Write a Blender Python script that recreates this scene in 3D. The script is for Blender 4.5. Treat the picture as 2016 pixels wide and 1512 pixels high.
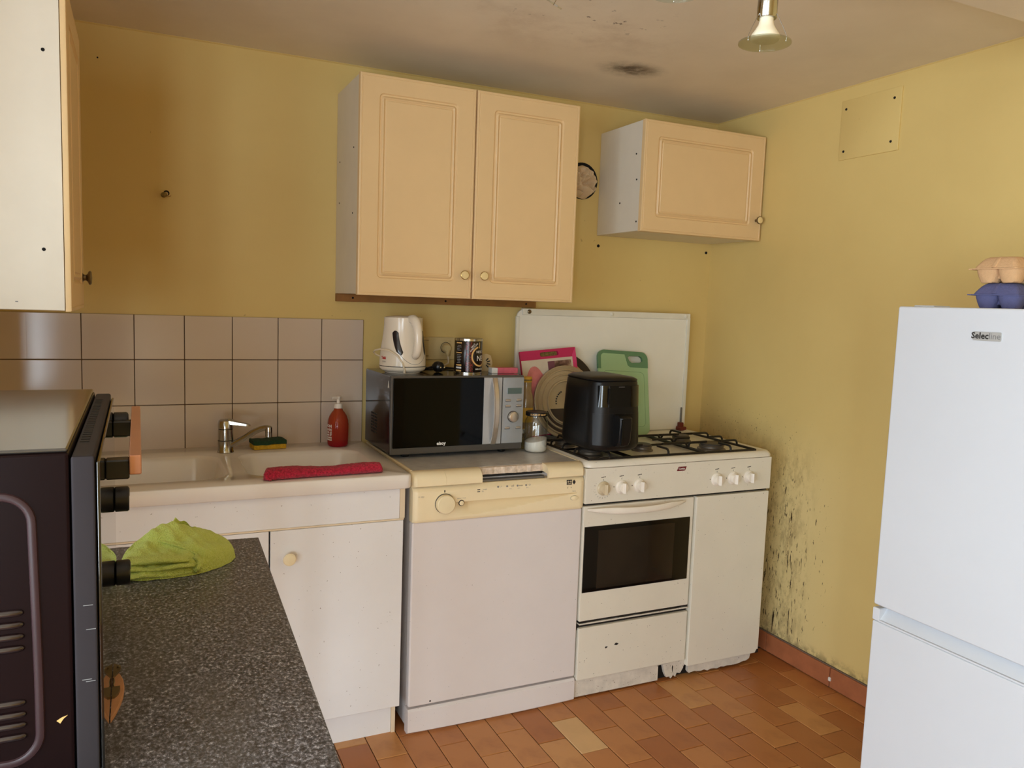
import bpy, bmesh, math, random
from mathutils import Matrix, Vector, noise
for o in list(bpy.data.objects): bpy.data.objects.remove(o)
SC = bpy.context.scene
COL = SC.collection
random.seed(7)
PI = math.pi
# ------------------------------------------------------------------ camera
CAM = dict(x=-0.7456, y=-2.8612, z=1.373, yaw=0.4427, pitch=-0.1012, roll=0.0355, f=1559.7)
def cam_axes():
    a, p, r = CAM['yaw'], CAM['pitch'], CAM['roll']
    f = Vector((math.sin(a)*math.cos(p), math.cos(a)*math.cos(p), math.sin(p)))
    rt = Vector((math.cos(a), -math.sin(a), 0)); up = rt.cross(f)
    c, s = math.cos(r), math.sin(r)
    return c*rt+s*up, -s*rt+c*up, f
_r, _u, _f = cam_axes()
cd = bpy.data.cameras.new('camera'); co = bpy.data.objects.new('camera', cd); COL.objects.link(co)
cd.sensor_width = 36; cd.lens = CAM['f']*36/2016; cd.clip_start = .02
co.matrix_world = Matrix(((_r.x,_u.x,-_f.x,CAM['x']),(_r.y,_u.y,-_f.y,CAM['y']),(_r.z,_u.z,-_f.z,CAM['z']),(0,0,0,1)))
SC.camera = co
# ------------------------------------------------------------------ world, daylight, exposure
w = bpy.data.worlds.new('world'); SC.world = w; w.use_nodes = True
bg = w.node_tree.nodes['Background']; bg.inputs[0].default_value = (.72,.82,1,1); bg.inputs[1].default_value = WORLD = 1.0
def area(name, loc, rot, sx, sy, power, col):
    l = bpy.data.lights.new(name, 'AREA'); l.shape = 'RECTANGLE'; l.size = sx; l.size_y = sy; l.energy = power; l.color = col
    o = bpy.data.objects.new(name, l); COL.objects.link(o); o.location = loc; o.rotation_euler = rot
    return o
# daylight through the two windows of the adjoining room, behind the camera at the left
area('daylight_rear_window', (-1.95,-5.02,1.00), (PI/2,0,0), 1.10, 1.80, 112, (.78,.90,1))
area('daylight_side_window', (-2.72,-3.00,1.08), (0,-PI/2,0), 1.80, 2.60, 162, (.78,.90,1))
SC.view_settings.view_transform = 'Standard'; SC.view_settings.look = 'None'
SC.view_settings.gamma = 1; SC.view_settings.use_curve_mapping = False
SC.view_settings.exposure = 0.10
SC.cycles.use_denoising = True
SC.cycles.max_bounces = 12; SC.cycles.diffuse_bounces = 6; SC.cycles.transparent_max_bounces = 16
SC.cycles.sample_clamp_indirect = 6

# ------------------------------------------------------------------ materials
def lin(c): return tuple(x/12.92 if x <= .04045 else ((x+.055)/1.055)**2.4 for x in c)
def rgb(r, g, b): return lin((r/255, g/255, b/255))+(1,)
class NT:
    def __init__(s, name):
        s.m = bpy.data.materials.new(name); s.m.use_nodes = True; s.t = s.m.node_tree; s.b = s.t.nodes['Principled BSDF']
    def n(s, typ, **kw):
        x = s.t.nodes.new(typ)
        for k, v in kw.items():
            if k.startswith('i_'):
                key = k[2:]; key = int(key) if key.isdigit() else key
                x.inputs[key].default_value = v
            else: setattr(x, k, v)
        return x
    def l(s, a, b): s.t.links.new(a, b)
    def coord(s, out='Object', scale=None):
        tc = s.n('ShaderNodeTexCoord')
        if scale is None: return tc.outputs[out]
        mp = s.n('ShaderNodeMapping'); mp.inputs['Scale'].default_value = scale; s.l(tc.outputs[out], mp.inputs[0]); return mp.outputs[0]
    def noise(s, scale, detail=4, rough=.5, vec=None):
        x = s.n('ShaderNodeTexNoise'); x.inputs['Scale'].default_value = scale; x.inputs['Detail'].default_value = detail; x.inputs['Roughness'].default_value = rough
        if vec is not None: s.l(vec, x.inputs['Vector'])
        return x.outputs['Fac']
    def ramp(s, fac, *stops, interp='LINEAR'):
        r = s.n('ShaderNodeValToRGB'); r.color_ramp.interpolation = interp
        e = r.color_ramp.elements
        while len(e) < len(stops): e.new(.5)
        for k, (p, c) in enumerate(stops):
            e[k].position = p; e[k].color = c if len(c) == 4 else (*c, 1)
        s.l(fac, r.inputs[0]); return r.outputs[0]
    def mix(s, fac, a, b, typ='MIX'):
        x = s.n('ShaderNodeMix', data_type='RGBA', blend_type=typ)
        for sock, v in ((x.inputs[0], fac), (x.inputs[6], a), (x.inputs[7], b)):
            if isinstance(v, (int, float, tuple)): sock.default_value = v
            else: s.l(v, sock)
        return x.outputs[2]
    def math(s, op, a, b=0., clamp=False):
        x = s.n('ShaderNodeMath', operation=op, use_clamp=clamp)
        for k, v in enumerate((a, b)):
            if isinstance(v, (int, float)): x.inputs[k].default_value = v
            else: s.l(v, x.inputs[k])
        return x.outputs[0]
    def xyz(s, vec):
        x = s.n('ShaderNodeSeparateXYZ'); s.l(vec, x.inputs[0]); return x.outputs
    def bump(s, h, strength=.2, dist=.01):
        x = s.n('ShaderNodeBump'); x.inputs['Strength'].default_value = strength; x.inputs['Distance'].default_value = dist
        s.l(h, x.inputs['Height']); s.l(x.outputs[0], s.b.inputs['Normal'])
    def near(s, v, c, w):   # 1 at v==c falling to 0 at distance w
        return s.math('SUBTRACT', 1., s.math('DIVIDE', s.math('ABSOLUTE', s.math('SUBTRACT', v, c)), w), True)
    def step(s, v, a, b):   # smooth 0..1 from a to b
        x = s.n('ShaderNodeMapRange', interpolation_type='SMOOTHSTEP'); s.l(v, x.inputs[0]); x.inputs[1].default_value = a; x.inputs[2].default_value = b
        return x.outputs[0]
def mat(name, c, rough=.5, metal=0., var=.06, vscale=9., spec=.5, coat=0., bump=0., bscale=60., speck=0.):
    t = NT(name); b = t.b
    b.inputs['Roughness'].default_value = rough; b.inputs['Metallic'].default_value = metal
    b.inputs['Specular IOR Level'].default_value = spec
    if coat: b.inputs['Coat Weight'].default_value = coat; b.inputs['Coat Roughness'].default_value = .08
    vec = t.coord('Object')
    col = rgb(*c)
    lo = tuple(x*(1-var) for x in col[:3])+(1,); hi = tuple(min(1, x*(1+var)) for x in col[:3])+(1,)
    out = t.ramp(t.noise(vscale, 5, .6, vec), (.3, lo), (.7, hi))
    if speck:
        s = t.ramp(t.noise(170, 2, .5, vec), (.755-speck*.05, (0,0,0)), (.78-speck*.05, (1,1,1)))
        out = t.mix(s, out, rgb(95,70,45))
    t.l(out, b.inputs['Base Color'])
    if bump: t.bump(t.noise(bscale, 3, .6, vec), bump, .004)
    return t.m
def glass(name, c=(1,1,1,1), rough=0., gloss=.12):
    # thin pane: lets light through, mirrors at grazing angles
    t = NT(name); t.t.nodes.remove(t.b)
    tr = t.n('ShaderNodeBsdfTransparent'); tr.inputs[0].default_value = c
    gl = t.n('ShaderNodeBsdfGlossy'); gl.inputs['Roughness'].default_value = rough
    lw = t.n('ShaderNodeLayerWeight'); lw.inputs[0].default_value = .5
    fac = t.math('ADD', t.math('MULTIPLY', t.math('POWER', lw.outputs['Facing'], 2.2), .75), gloss*.6, True)
    mx = t.n('ShaderNodeMixShader'); t.l(fac, mx.inputs[0]); t.l(tr.outputs[0], mx.inputs[1]); t.l(gl.outputs[0], mx.inputs[2])
    t.l(mx.outputs[0], t.t.nodes['Material Output'].inputs[0]); return t.m
M = {}
# ---- setting
def paint(name, splash=False):
    t = NT(name); vec = t.coord('Object'); x, y, z = t.xyz(vec)
    base = t.ramp(t.noise(1.6, 5, .55, vec), (.3, rgb(*WALL_LO)), (.7, rgb(*WALL_HI)))
    t.b.inputs['Roughness'].default_value = .55; t.b.inputs['Specular IOR Level'].default_value = .35
    if splash:
        # grease and drip stains beside the cooker: densest next to the hob and down to the skirting
        inv = lambda v: t.math('SUBTRACT', 1., v)
        def thresh(n, m, lo, drop): return t.ramp(t.math('SUBTRACT', n, t.math('MULTIPLY', inv(m), drop)), (lo, (0,0,0)), (lo+.03, (1,1,1)))
        m = t.math('MULTIPLY', t.step(y, -1.00, -.60), inv(t.step(z, .62, 1.02)))
        drips = thresh(t.noise(1, 4, .6, t.coord('Object', (1, 105, 24))), m, .615, .24)
        m1 = t.math('MULTIPLY', t.step(y, -.98, -.66), inv(t.step(z, .35, .62)))
        longd = thresh(t.noise(1, 3, .55, t.coord('Object', (1, 85, 9))), m1, .635, .22)
        m2 = t.math('MULTIPLY', t.step(y, -1.25, -.45), inv(t.step(z, .85, 1.22)))
        specks = thresh(t.noise(1, 3, .55, t.coord('Object', (1, 170, 120))), m2, .66, .20)
        strip = t.math('MULTIPLY', t.step(y, -.74, -.58), inv(t.step(z, .70, .95)))
        smear = t.math('MULTIPLY', strip, t.step(t.noise(1, 6, .7, t.coord('Object', (1, 34, 16))), .42, .68))
        halo = t.math('MULTIPLY', t.math('MULTIPLY', t.step(y, -.60, -.30), inv(t.step(z, .80, 1.02))), t.step(t.noise(7, 5, .6, vec), .30, .62))
        base = t.mix(t.math('MULTIPLY', m, .30), base, rgb(224,214,172))
        base = t.mix(t.math('MULTIPLY', halo, .35), base, rgb(150,118,70))
        base = t.mix(t.math('MULTIPLY', smear, .45), base, rgb(120,92,55))
        base = t.mix(t.math('MULTIPLY', drips, .95), base, rgb(52,32,16))
        base = t.mix(t.math('MULTIPLY', longd, .95), base, rgb(44,27,14))
        base = t.mix(t.math('MULTIPLY', specks, .8), base, rgb(82,54,28))
        foot = t.math('MULTIPLY', inv(t.step(z, .075, .125)), t.step(t.noise(30, 4, .6, vec), .4, .6))
        base = t.mix(t.math('MULTIPLY', foot, .6), base, rgb(90,66,45))
    else:
        sp = t.ramp(t.noise(38, 3, .5, vec), (.73, (0,0,0)), (.75, (1,1,1)))
        base = t.mix(t.math('MULTIPLY', sp, .35), base, rgb(110,75,35))
    t.l(base, t.b.inputs['Base Color']); t.bump(t.noise(90, 4, .6, vec), .06, .004)
    return t.m
WALL_LO, WALL_HI = (213,186,118), (221,195,126)
M['wall'] = paint('yellow_wall_paint'); M['wall_splash'] = paint('yellow_wall_paint_stained', True)
def ceiling_mat():
    t = NT('old_ceiling_paint'); vec = t.coord('Object'); x, y, z = t.xyz(vec)
    base = t.ramp(t.noise(2.2, 6, .6, vec), (.3, rgb(218,206,184)), (.7, rgb(232,220,198)))
    def spot(cx, cy, rx, ry):
        d = t.math('SQRT', t.math('ADD', t.math('POWER', t.math('DIVIDE', t.math('SUBTRACT', x, cx), rx), 2.), t.math('POWER', t.math('DIVIDE', t.math('SUBTRACT', y, cy), ry), 2.)))
        return t.math('SUBTRACT', 1., t.step(d, .1, 1.))
    a = spot(.80, -.47, .16, .11)
    f = t.math('MULTIPLY', a, t.step(t.noise(13, 6, .75, vec), .24, .66))
    base = t.mix(t.math('MULTIPLY', f, .95, True), base, rgb(62,44,20))
    b = spot(.40, -.84, .34, .22)
    f2 = t.ramp(t.noise(30, 4, .6, vec), (.655, (0,0,0)), (.69, (1,1,1)))
    base = t.mix(t.math('MULTIPLY', t.math('MULTIPLY', f2, b), .9), base, rgb(78,54,40))
    f3 = t.math('MULTIPLY', spot(.40, -.74, .7, .36), t.step(t.noise(5, 6, .7, vec), .42, .72))
    base = t.mix(t.math('MULTIPLY', f3, .35), base, rgb(160,132,104))
    t.l(base, t.b.inputs['Base Color']); t.b.inputs['Roughness'].default_value = .6
    t.bump(t.noise(70, 4, .6, vec), .10, .004); return t.m
M['ceiling'] = ceiling_mat()
def floor_mat(name, far):
    t = NT(name); t.b.inputs['Roughness'].default_value = .38
    if far:
        br = t.n('ShaderNodeTexBrick', offset=.5); t.l(t.coord('Object'), br.inputs[0]); mp = br
        rot = t.n('ShaderNodeMapping'); rot.inputs['Rotation'].default_value = (0,0,PI/2); t.l(t.coord('Object'), rot.inputs[0]); t.l(rot.outputs[0], br.inputs[0])
        br.inputs['Scale'].default_value = 1; br.inputs['Brick Width'].default_value = .2; br.inputs['Row Height'].default_value = .0985; br.inputs['Mortar Size'].default_value = .002
        br.inputs['Color1'].default_value = rgb(168,112,64); br.inputs['Color2'].default_value = rgb(138,86,48); br.inputs['Mortar'].default_value = rgb(80,60,45)
        t.l(br.outputs[0], t.b.inputs['Base Color'])
    else:
        oi = t.n('ShaderNodeObjectInfo')
        c = t.ramp(oi.outputs['Random'], (0., rgb(168,102,52)), (.35, rgb(180,114,60)), (.6, rgb(188,124,68)), (.85, rgb(196,136,78)), (1., rgb(206,152,94)))
        n = t.noise(9, 5, .6, t.coord('Object')); c = t.mix(t.math('MULTIPLY', t.step(n, .45, .75), .4), c, rgb(140,80,40))
        t.l(c, t.b.inputs['Base Color']); t.bump(t.noise(40, 3, .6, t.coord('Object')), .05, .004)
    return t.m
M['floor'] = floor_mat('terracotta_floor', True); M['floor_tile'] = floor_mat('terracotta_tile', False)
M['floor_pale'] = mat('pale_terracotta_tile', (214,172,118), .38)
M['skirt'] = mat('terracotta_skirting', (166,100,64), .5, var=.14, vscale=14, bump=.1)
M['mortar'] = mat('grey_mortar', (108,92,78), .9)
M['tile'] = mat('glazed_wall_tile', (204,188,172), .12, var=.025, vscale=2.5, spec=.5, bump=.015, bscale=14)
M['grout'] = mat('brown_grout', (92,70,50), .9)
M['frame_white'] = mat('window_frame_paint', (225,225,220), .4)
M['pane'] = glass('window_glass')
# ---- cabinets and appliances
M['cream'] = mat('cream_cabinet_door', (226,194,144), .42, var=.02, speck=.0)
M['carcass'] = mat('white_cabinet_side', (222,214,198), .45, var=.03)
M['edge'] = mat('cream_door_edge', (226,208,178), .45)
M['brass'] = mat('brass_knob', (176,148,92), .3, .9)
M['bronze'] = mat('dull_bronze_knob', (120,104,78), .35, .8)
M['knob_face'] = mat('cream_knob_face', (232,208,150), .35)
M['batten'] = mat('brown_wood_batten', (148,100,44), .6, var=.15, vscale=20)
M['sinkwhite'] = mat('white_unit_front', (232,231,230), .4, var=.015, speck=.2)
M['ceramic'] = mat('white_sink_resin', (232,226,218), .1, var=.015, spec=.6)
M['chrome'] = mat('worn_chrome', (180,178,172), .16, 1.)
M['dwhite'] = mat('dishwasher_white', (224,217,214), .35, var=.015, speck=.25)
M['dwcream'] = mat('aged_cream_plastic', (240,223,184), .4, var=.03)
M['dwbutton'] = mat('cream_button', (240,224,184), .35)
M['chip'] = mat('bare_chipboard', (214,196,176), .9, var=.25, vscale=70, bump=.4, bscale=90)
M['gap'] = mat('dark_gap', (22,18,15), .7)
M['steelgrey'] = mat('grey_steel', (128,126,122), .35, .7)
def lam():
    t = NT('grey_laminate_top'); v = t.coord('Object')
    c = t.ramp(t.noise(30, 5, .6, v), (.3, rgb(186,184,182)), (.7, rgb(210,208,204)))
    sc = t.ramp(t.noise(1, 4, .5, t.coord('Object', (14, 90, 1))), (.66, (0,0,0)), (.69, (1,1,1)))
    c = t.mix(t.math('MULTIPLY', sc, .7), c, rgb(225,222,216)); t.l(c, t.b.inputs['Base Color']); t.b.inputs['Roughness'].default_value = .28; return t.m
M['laminate'] = lam()
M['stove'] = mat('cooker_white_enamel', (230,224,208), .28, var=.02, speck=.2)
M['stove_rust'] = mat('peeling_white_paint', (216,208,194), .6, var=.12, vscale=30, speck=1.2)
M['stove_knob'] = mat('white_cooker_knob', (238,230,216), .3)
M['stove_knob_old'] = mat('yellowed_clear_knob', (206,190,158), .3)
M['ovenglass'] = mat('black_oven_glass', (14,13,11), .06, spec=.6)
M['ovenpane'] = mat('smoked_oven_window', (40,33,25), .08, var=.3, vscale=5, spec=.6)
M['castiron'] = mat('black_enamel_grate', (24,19,16), .4)
M['burner'] = mat('grey_burner_cap', (80,73,66), .5, .4)
M['burner_al'] = mat('aluminium_burner_ring', (120,112,102), .45, .7)
M['lid'] = mat('white_cooker_lid', (236,232,218), .35, var=.03, vscale=5)
M['lidtrim'] = mat('white_lid_trim', (226,222,206), .3)
M['redpaint'] = mat('dark_red_hinge', (110,40,26), .5)
M['fridge'] = mat('fridge_white', (211,216,222), .35, var=.008)
M['badge'] = mat('silver_badge', (196,198,196), .35, .3)
M['ink'] = mat('dark_print', (40,38,38), .5)
M['inkgrey'] = mat('grey_print', (128,128,128), .5)
M['inkwhite'] = mat('white_print', (236,232,224), .5)
M['inkred'] = mat('red_print', (190,40,40), .5)
M['inkgold'] = mat('gold_print', (222,178,110), .4)
M['maroonlogo'] = mat('maroon_logo', (110,20,34), .4)
# ---- black things
M['black'] = mat('black_plastic', (18,17,17), .38)
M['gloss'] = mat('gloss_black_glass', (5,5,5), .04, spec=.12)
M['mwbody'] = mat('dark_brown_gloss_case', (30,26,24), .12, spec=.42)
M['mwtrim'] = mat('dark_grey_trim', (88,84,78), .4, .3)
M['silver'] = mat('silver_plastic', (186,188,190), .38, .35)
M['handle_al'] = mat('brushed_aluminium', (206,196,182), .3, .85)
M['lcd'] = mat('grey_green_display', (88,104,98), .2)
M['fryer'] = mat('matt_black_plastic', (15,14,14), .40, var=.05, spec=.35)
M['fryer_gloss'] = mat('black_touch_panel', (12,12,12), .08)
M['ovcase'] = mat('dark_maroon_gloss_case', (25,14,14), .26, var=.06, vscale=3, spec=.06)
M['ovlouvre'] = mat('glossy_maroon_louvre', (30,18,19), .16, spec=.9)
M['ovrib'] = mat('maroon_rib', (54,36,38), .3, spec=.3)
M['ovtop'] = mat('mirror_dark_oven_top', (58,54,50), .13, spec=.9)
M['ovframe'] = mat('grey_oven_frame', (52,48,50), .5, .0, spec=.05)
M['ovmirror'] = mat('mirrored_oven_door_glass', (12,12,12), .02, 0, spec=1.0)
M['copper'] = mat('copper_handle', (205,150,124), .35, .6)
# ---- small things
M['kettle'] = mat('white_kettle_plastic', (232,222,204), .18, var=.01)
M['kettle_win'] = mat('dark_water_gauge', (38,34,38), .15)
M['cable_w'] = mat('white_cable', (220,206,180), .4)
M['socket'] = mat('ivory_socket_plate', (206,184,132), .4)
M['socket_in'] = mat('ivory_socket_well', (196,174,124), .4)
def tin():
    t = NT('black_printed_tin'); t.b.inputs['Roughness'].default_value = .22
    t.l(t.ramp(t.noise(20, 3, .5, t.coord('Object')), (.3, rgb(22,15,12)), (.7, rgb(34,24,18))), t.b.inputs['Base Color']); return t.m
M['tin'] = tin()
def maroonprint():
    t = NT('maroon_scribble_print'); n = t.noise(1, 3, .5, t.coord('Object', (160,160,90)))
    t.l(t.ramp(n, (.47, rgb(40,14,12)), (.5, rgb(128,36,40)), (.55, rgb(128,36,40)), (.58, rgb(40,14,12))), t.b.inputs['Base Color']); t.b.inputs['Roughness'].default_value = .25; return t.m
M['tinmaroon'] = maroonprint()
M['tinmetal'] = mat('bright_tin_rim', (206,202,192), .2, 1.)
M['pink'] = mat('pink_card', (206,94,110), .5, var=.12, vscale=60)
M['paper'] = mat('white_card', (226,222,214), .6)
M['beige_paper'] = mat('beige_paper', (198,172,124), .7)
def amber():
    t = NT('red_soap_bottle'); b = t.b
    b.inputs['Base Color'].default_value = rgb(190,78,50); b.inputs['Roughness'].default_value = .08
    b.inputs['Transmission Weight'].default_value = .45; b.inputs['IOR'].default_value = 1.3
    x, y, z = t.xyz(t.coord('Object'))
    t.l(t.ramp(t.math('MULTIPLY', z, 5.), (.04, rgb(176,28,42)), (.16, rgb(186,62,48)), (.7, rgb(192,90,52))), b.inputs['Base Color']); return t.m
M['soap'] = amber()
M['pumpwhite'] = mat('white_pump', (232,222,210), .4)
M['sponge_y'] = mat('yellow_sponge', (206,164,42), .95, var=.2, vscale=120, bump=.8, bscale=160)
M['sponge_g'] = mat('green_scourer', (36,66,38), .95, var=.3, vscale=140, bump=.7, bscale=200)
def terry(name, lo, hi, sc):
    t = NT(name); v = t.coord('Object'); t.b.inputs['Roughness'].default_value = .95
    n = t.noise(sc, 3, .6, v); t.l(t.ramp(n, (.35, rgb(*lo)), (.65, rgb(*hi))), t.b.inputs['Base Color']); t.bump(n, .9, .006)
    t.b.inputs['Sheen Weight'].default_value = .12; return t.m
M['towel'] = terry('red_terry', (140,8,34), (200,34,64), 190)
M['lime'] = terry('lime_microfibre', (206,220,92), (222,233,124), 420)
M['mint'] = mat('mint_green_plastic', (160,194,146), .45, var=.02)
M['mint_dark'] = mat('dark_mint_plastic', (96,136,98), .45)
M['jarglass'] = glass('clear_jar_glass', (.93,.95,.94,1), .02, .16)
M['salt'] = mat('white_salt', (240,234,224), .9)
M['lidblack'] = mat('black_jar_lid', (26,22,20), .35)
M['greyspice'] = mat('grey_ground_spice', (150,146,140), .8)
M['yellowlabel'] = mat('yellow_label', (206,158,44), .6)
M['brownspice'] = mat('brown_green_spice', (120,100,50), .9, var=.5, vscale=160)
M['oilglass'] = mat('tinted_bottle_glass', (150,124,86), .12, var=.15, vscale=30)
M['tray'] = mat('beige_enamel_tray', (176,154,118), .3, .1, var=.05)
M['tray_dark'] = mat('dark_tray_wash', (58,46,38), .3)
M['pan_in'] = mat('light_pan_inside', (186,158,110), .35)
M['pan_rim'] = mat('dark_pan_rim', (48,40,34), .35)
M['magenta'] = mat('magenta_board', (190,32,86), .45)
M['magenta2'] = mat('bright_magenta_side', (212,58,116), .45)
def photo(name, stops, scale, off):
    t = NT(name); mp = t.n('ShaderNodeMapping'); mp.inputs['Location'].default_value = off; t.l(t.coord('Object'), mp.inputs[0])
    t.l(t.ramp(t.noise(scale, 3, .55, mp.outputs[0]), *stops), t.b.inputs['Base Color']); t.b.inputs['Roughness'].default_value = .35; return t.m
M['photo_pink'] = mat('pink_photo_print', (206,120,116), .4, var=.25, vscale=18)
M['photo_pale'] = mat('pale_photo_print', (206,192,170), .4, var=.1, vscale=12)
M['photo_dark'] = photo('dark_cake_photo', ((.35, rgb(70,44,36)), (.5, rgb(120,84,72)), (.65, rgb(176,156,130))), 28, (0,0,0))
M['photo_plum'] = mat('plum_photo_print', (112,62,76), .4)
M['carton_tan'] = mat('tan_pulp', (206,166,122), .95, var=.06, vscale=60, bump=.4, bscale=140)
M['carton_blue'] = mat('blue_pulp', (88,90,130), .95, var=.08, vscale=60, bump=.4, bscale=140)
M['carton_label'] = mat('green_paper_label', (92,108,66), .7)
M['wood_tag'] = mat('varnished_wood', (196,140,96), .4, var=.1, vscale=40)
M['tag_metal'] = mat('old_brass', (128,112,82), .35, .7)
M['bulb'] = mat('white_bulb', (240,228,198), .4)
M['discglass'] = glass('lamp_disc_glass', (.86,.88,.82,1), .05, .18)
def stone():
    t = NT('speckled_grey_worktop'); v = t.coord('Object')
    a = t.noise(1, 6, .8, t.coord('Object', (230,170,190)))
    c = t.ramp(a, (.34, rgb(22,20,20)), (.43, rgb(60,58,60)), (.51, rgb(94,93,98)), (.58, rgb(136,136,144)), (.66, rgb(222,226,236)))
    b = t.noise(1, 4, .6, t.coord('Object', (7,4,5)))
    c = t.mix(t.math('MULTIPLY', t.step(b, .42, .70), .35), c, rgb(96,88,76))
    t.l(c, t.b.inputs['Base Color']); t.b.inputs['Roughness'].default_value = .34
    t.bump(a, .25, .002); return t.m
M['stone'] = stone()
M['hole'] = mat('black_hole', (12,9,7), .9)
M['foil'] = mat('crumpled_paper', (224,200,164), .7, var=.06, vscale=30)

# ------------------------------------------------------------------ mesh helpers
W = {}
def nm(o): return o.name
def empty(name, loc, rz=0., rot=None):
    o = bpy.data.objects.new(name, None); COL.objects.link(o); o.empty_display_size = .05
    o.location = loc; o.rotation_euler = rot if rot else (0,0,rz)
    W[o.name] = Matrix.LocRotScale(Vector(loc), o.rotation_euler.to_quaternion(), None)
    return o
def tag(o, label, cat, group=None):
    o['label'] = label; o['category'] = cat
    if group: o['group'] = group
    return o
def thing(name, label, cat, loc, rz=0., group=None, rot=None): return tag(empty(name, loc, rz, rot), label, cat, group)
def rrect(x0, x1, y0, y1, r=0., n=4):
    r = min(r, (x1-x0)/2-1e-5, (y1-y0)/2-1e-5)
    if r <= 1e-6: return [(x0,y0),(x1,y0),(x1,y1),(x0,y1)]
    p = []
    for cx, cy, a0 in ((x1-r,y0+r,-PI/2),(x1-r,y1-r,0),(x0+r,y1-r,PI/2),(x0+r,y0+r,PI)):
        for k in range(n+1):
            a = a0+PI/2*k/n; p.append((cx+r*math.cos(a), cy+r*math.sin(a)))
    return p
class B:
    def __init__(s): s.bm = bmesh.new(); s.X = None; s.flat = False
    def V(s, pts):
        return [s.bm.verts.new(s.X @ Vector(p) if s.X else Vector(p)) for p in pts]
    def F(s, vs):
        try: return s.bm.faces.new(vs)
        except ValueError: return None
    def loft(s, rings, cap0=True, cap1=True, closed=True):
        R = [s.V(r) for r in rings]; n = len(R[0])
        for a, b in zip(R, R[1:]):
            for k in range(n if closed else n-1):
                j = (k+1) % n; s.F((a[k], a[j], b[j], b[k]))
        if closed:
            if cap0: s.F(R[0][::-1])
            if cap1: s.F(R[-1])
        return s
    def box(s, x0, x1, y0, y1, z0, z1, bev=0., n=2, r=None):
        s.flat = s.flat or bev > 0
        # rounded box lofted along z: corner radius r (plan), edge bevel bev
        r = bev if r is None else r
        if bev <= 0 and r <= 0:
            s.loft([[(x,y,z) for x, y in rrect(x0,x1,y0,y1)] for z in (z0, z1)]); return s
        bev = min(bev, (z1-z0)/2-1e-5)
        rings = []
        st = [(bev*(1-math.sin(PI/2*k/n)), z0+bev*(1-math.cos(PI/2*k/n))) for k in range(n+1)]
        st += [(i, z0+z1-z) for i, z in st[::-1]]
        for i, z in st: rings.append([(x,y,z) for x, y in rrect(x0+i,x1-i,y0+i,y1-i,max(r-i,1e-4),max(n,2))])
        s.loft(rings); return s
    def lathe(s, prof, c=(0,0), n=24, axis='z', caps=True):
        rings = []
        for r, z in prof:
            r = max(r, 1e-5); ring = []
            for k in range(n):
                a = 2*PI*k/n; u, v = r*math.cos(a), r*math.sin(a)
                if axis == 'z': ring.append((c[0]+u, c[1]+v, z))
                elif axis == 'y': ring.append((c[0]+u, z, c[1]-v))     # c = (x, z); profile runs along y
                else: ring.append((z, c[0]+u, c[1]+v))                 # c = (y, z); profile runs along x
            rings.append(ring)
        s.loft(rings, caps, caps); return s
    def tube(s, pts, r, n=8, closed=False, sx=1., up=None):
        pts = [Vector(p) for p in pts]; m = len(pts); rings = []; prev = None
        for i, p in enumerate(pts):
            if closed: t = pts[(i+1) % m]-pts[i-1]
            else: t = pts[min(i+1,m-1)]-pts[max(i-1,0)]
            t.normalize()
            if prev is None:
                a = Vector(up) if up else (Vector((0,0,1)) if abs(t.z) < .9 else Vector((1,0,0)))
            else: a = prev
            b = t.cross(a); b.normalize(); a = b.cross(t); prev = a
            rr = r[i] if isinstance(r, (list, tuple)) else r
            rings.append([p+a*rr*math.cos(2*PI*k/n)+b*rr*sx*math.sin(2*PI*k/n) for k in range(n)])
        if closed: rings.append(rings[0]); s.loft(rings, False, False)
        else: s.loft(rings)
        return s
    def prism(s, poly, d0, d1, plane='xz'):
        # polygon extruded along the third axis
        f = {'xz': lambda a, b, d: (a,d,b), 'xy': lambda a, b, d: (a,b,d), 'yz': lambda a, b, d: (d,a,b)}[plane]
        s.loft([[f(a,b,d0) for a, b in poly], [f(a,b,d1) for a, b in poly]]); return s
    def grid(s, f, nu, nv):
        g = [s.V([f(i/nu, j/nv) for j in range(nv+1)]) for i in range(nu+1)]
        for i in range(nu):
            for j in range(nv): s.F((g[i][j], g[i+1][j], g[i+1][j+1], g[i][j+1]))
        return s
    def out(s, name, m, parent=None, local=False, sharp=35, kind=None):
        bm = s.bm; bmesh.ops.recalc_face_normals(bm, faces=bm.faces)
        if parent is not None and not local and parent.name in W: bm.transform(W[parent.name].inverted())
        me = bpy.data.meshes.new(name); bm.to_mesh(me); bm.free()
        me.materials.append(M[m] if isinstance(m, str) else m)
        me.shade_smooth(); me.set_sharp_from_angle(angle=math.radians(sharp))
        o = bpy.data.objects.new(name, me); COL.objects.link(o)
        if s.flat:
            wn = o.modifiers.new('weighted_normal', 'WEIGHTED_NORMAL'); wn.keep_sharp = True; wn.weight = 100
        if parent is not None:
            o.parent = parent
            if parent.name in W: W[o.name] = W[parent.name]
        if kind: o['kind'] = kind
        return o
def part(name, m, parent, fn, local=False, sharp=35):
    b = B(); fn(b); return b.out(name, m, parent, local, sharp)
def pbox(name, m, parent, *a, local=False, **k): return part(name, m, parent, lambda b: b.box(*a, **k), local)
def struct(name, m, fn, sharp=35): return part(name, m, None, fn, sharp=sharp)
_DG = []
def textmesh(body, size, bold=0., align='CENTER'):
    cu = bpy.data.curves.new('t', 'FONT'); cu.body = body; cu.size = size; cu.align_x = align; cu.align_y = 'CENTER'; cu.offset = bold; cu.resolution_u = 2
    o = bpy.data.objects.new('t', cu); COL.objects.link(o); bpy.context.view_layer.update()
    me = bpy.data.meshes.new_from_object(o.evaluated_get(bpy.context.evaluated_depsgraph_get()))
    bpy.data.objects.remove(o); bpy.data.curves.remove(cu); return me
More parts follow.
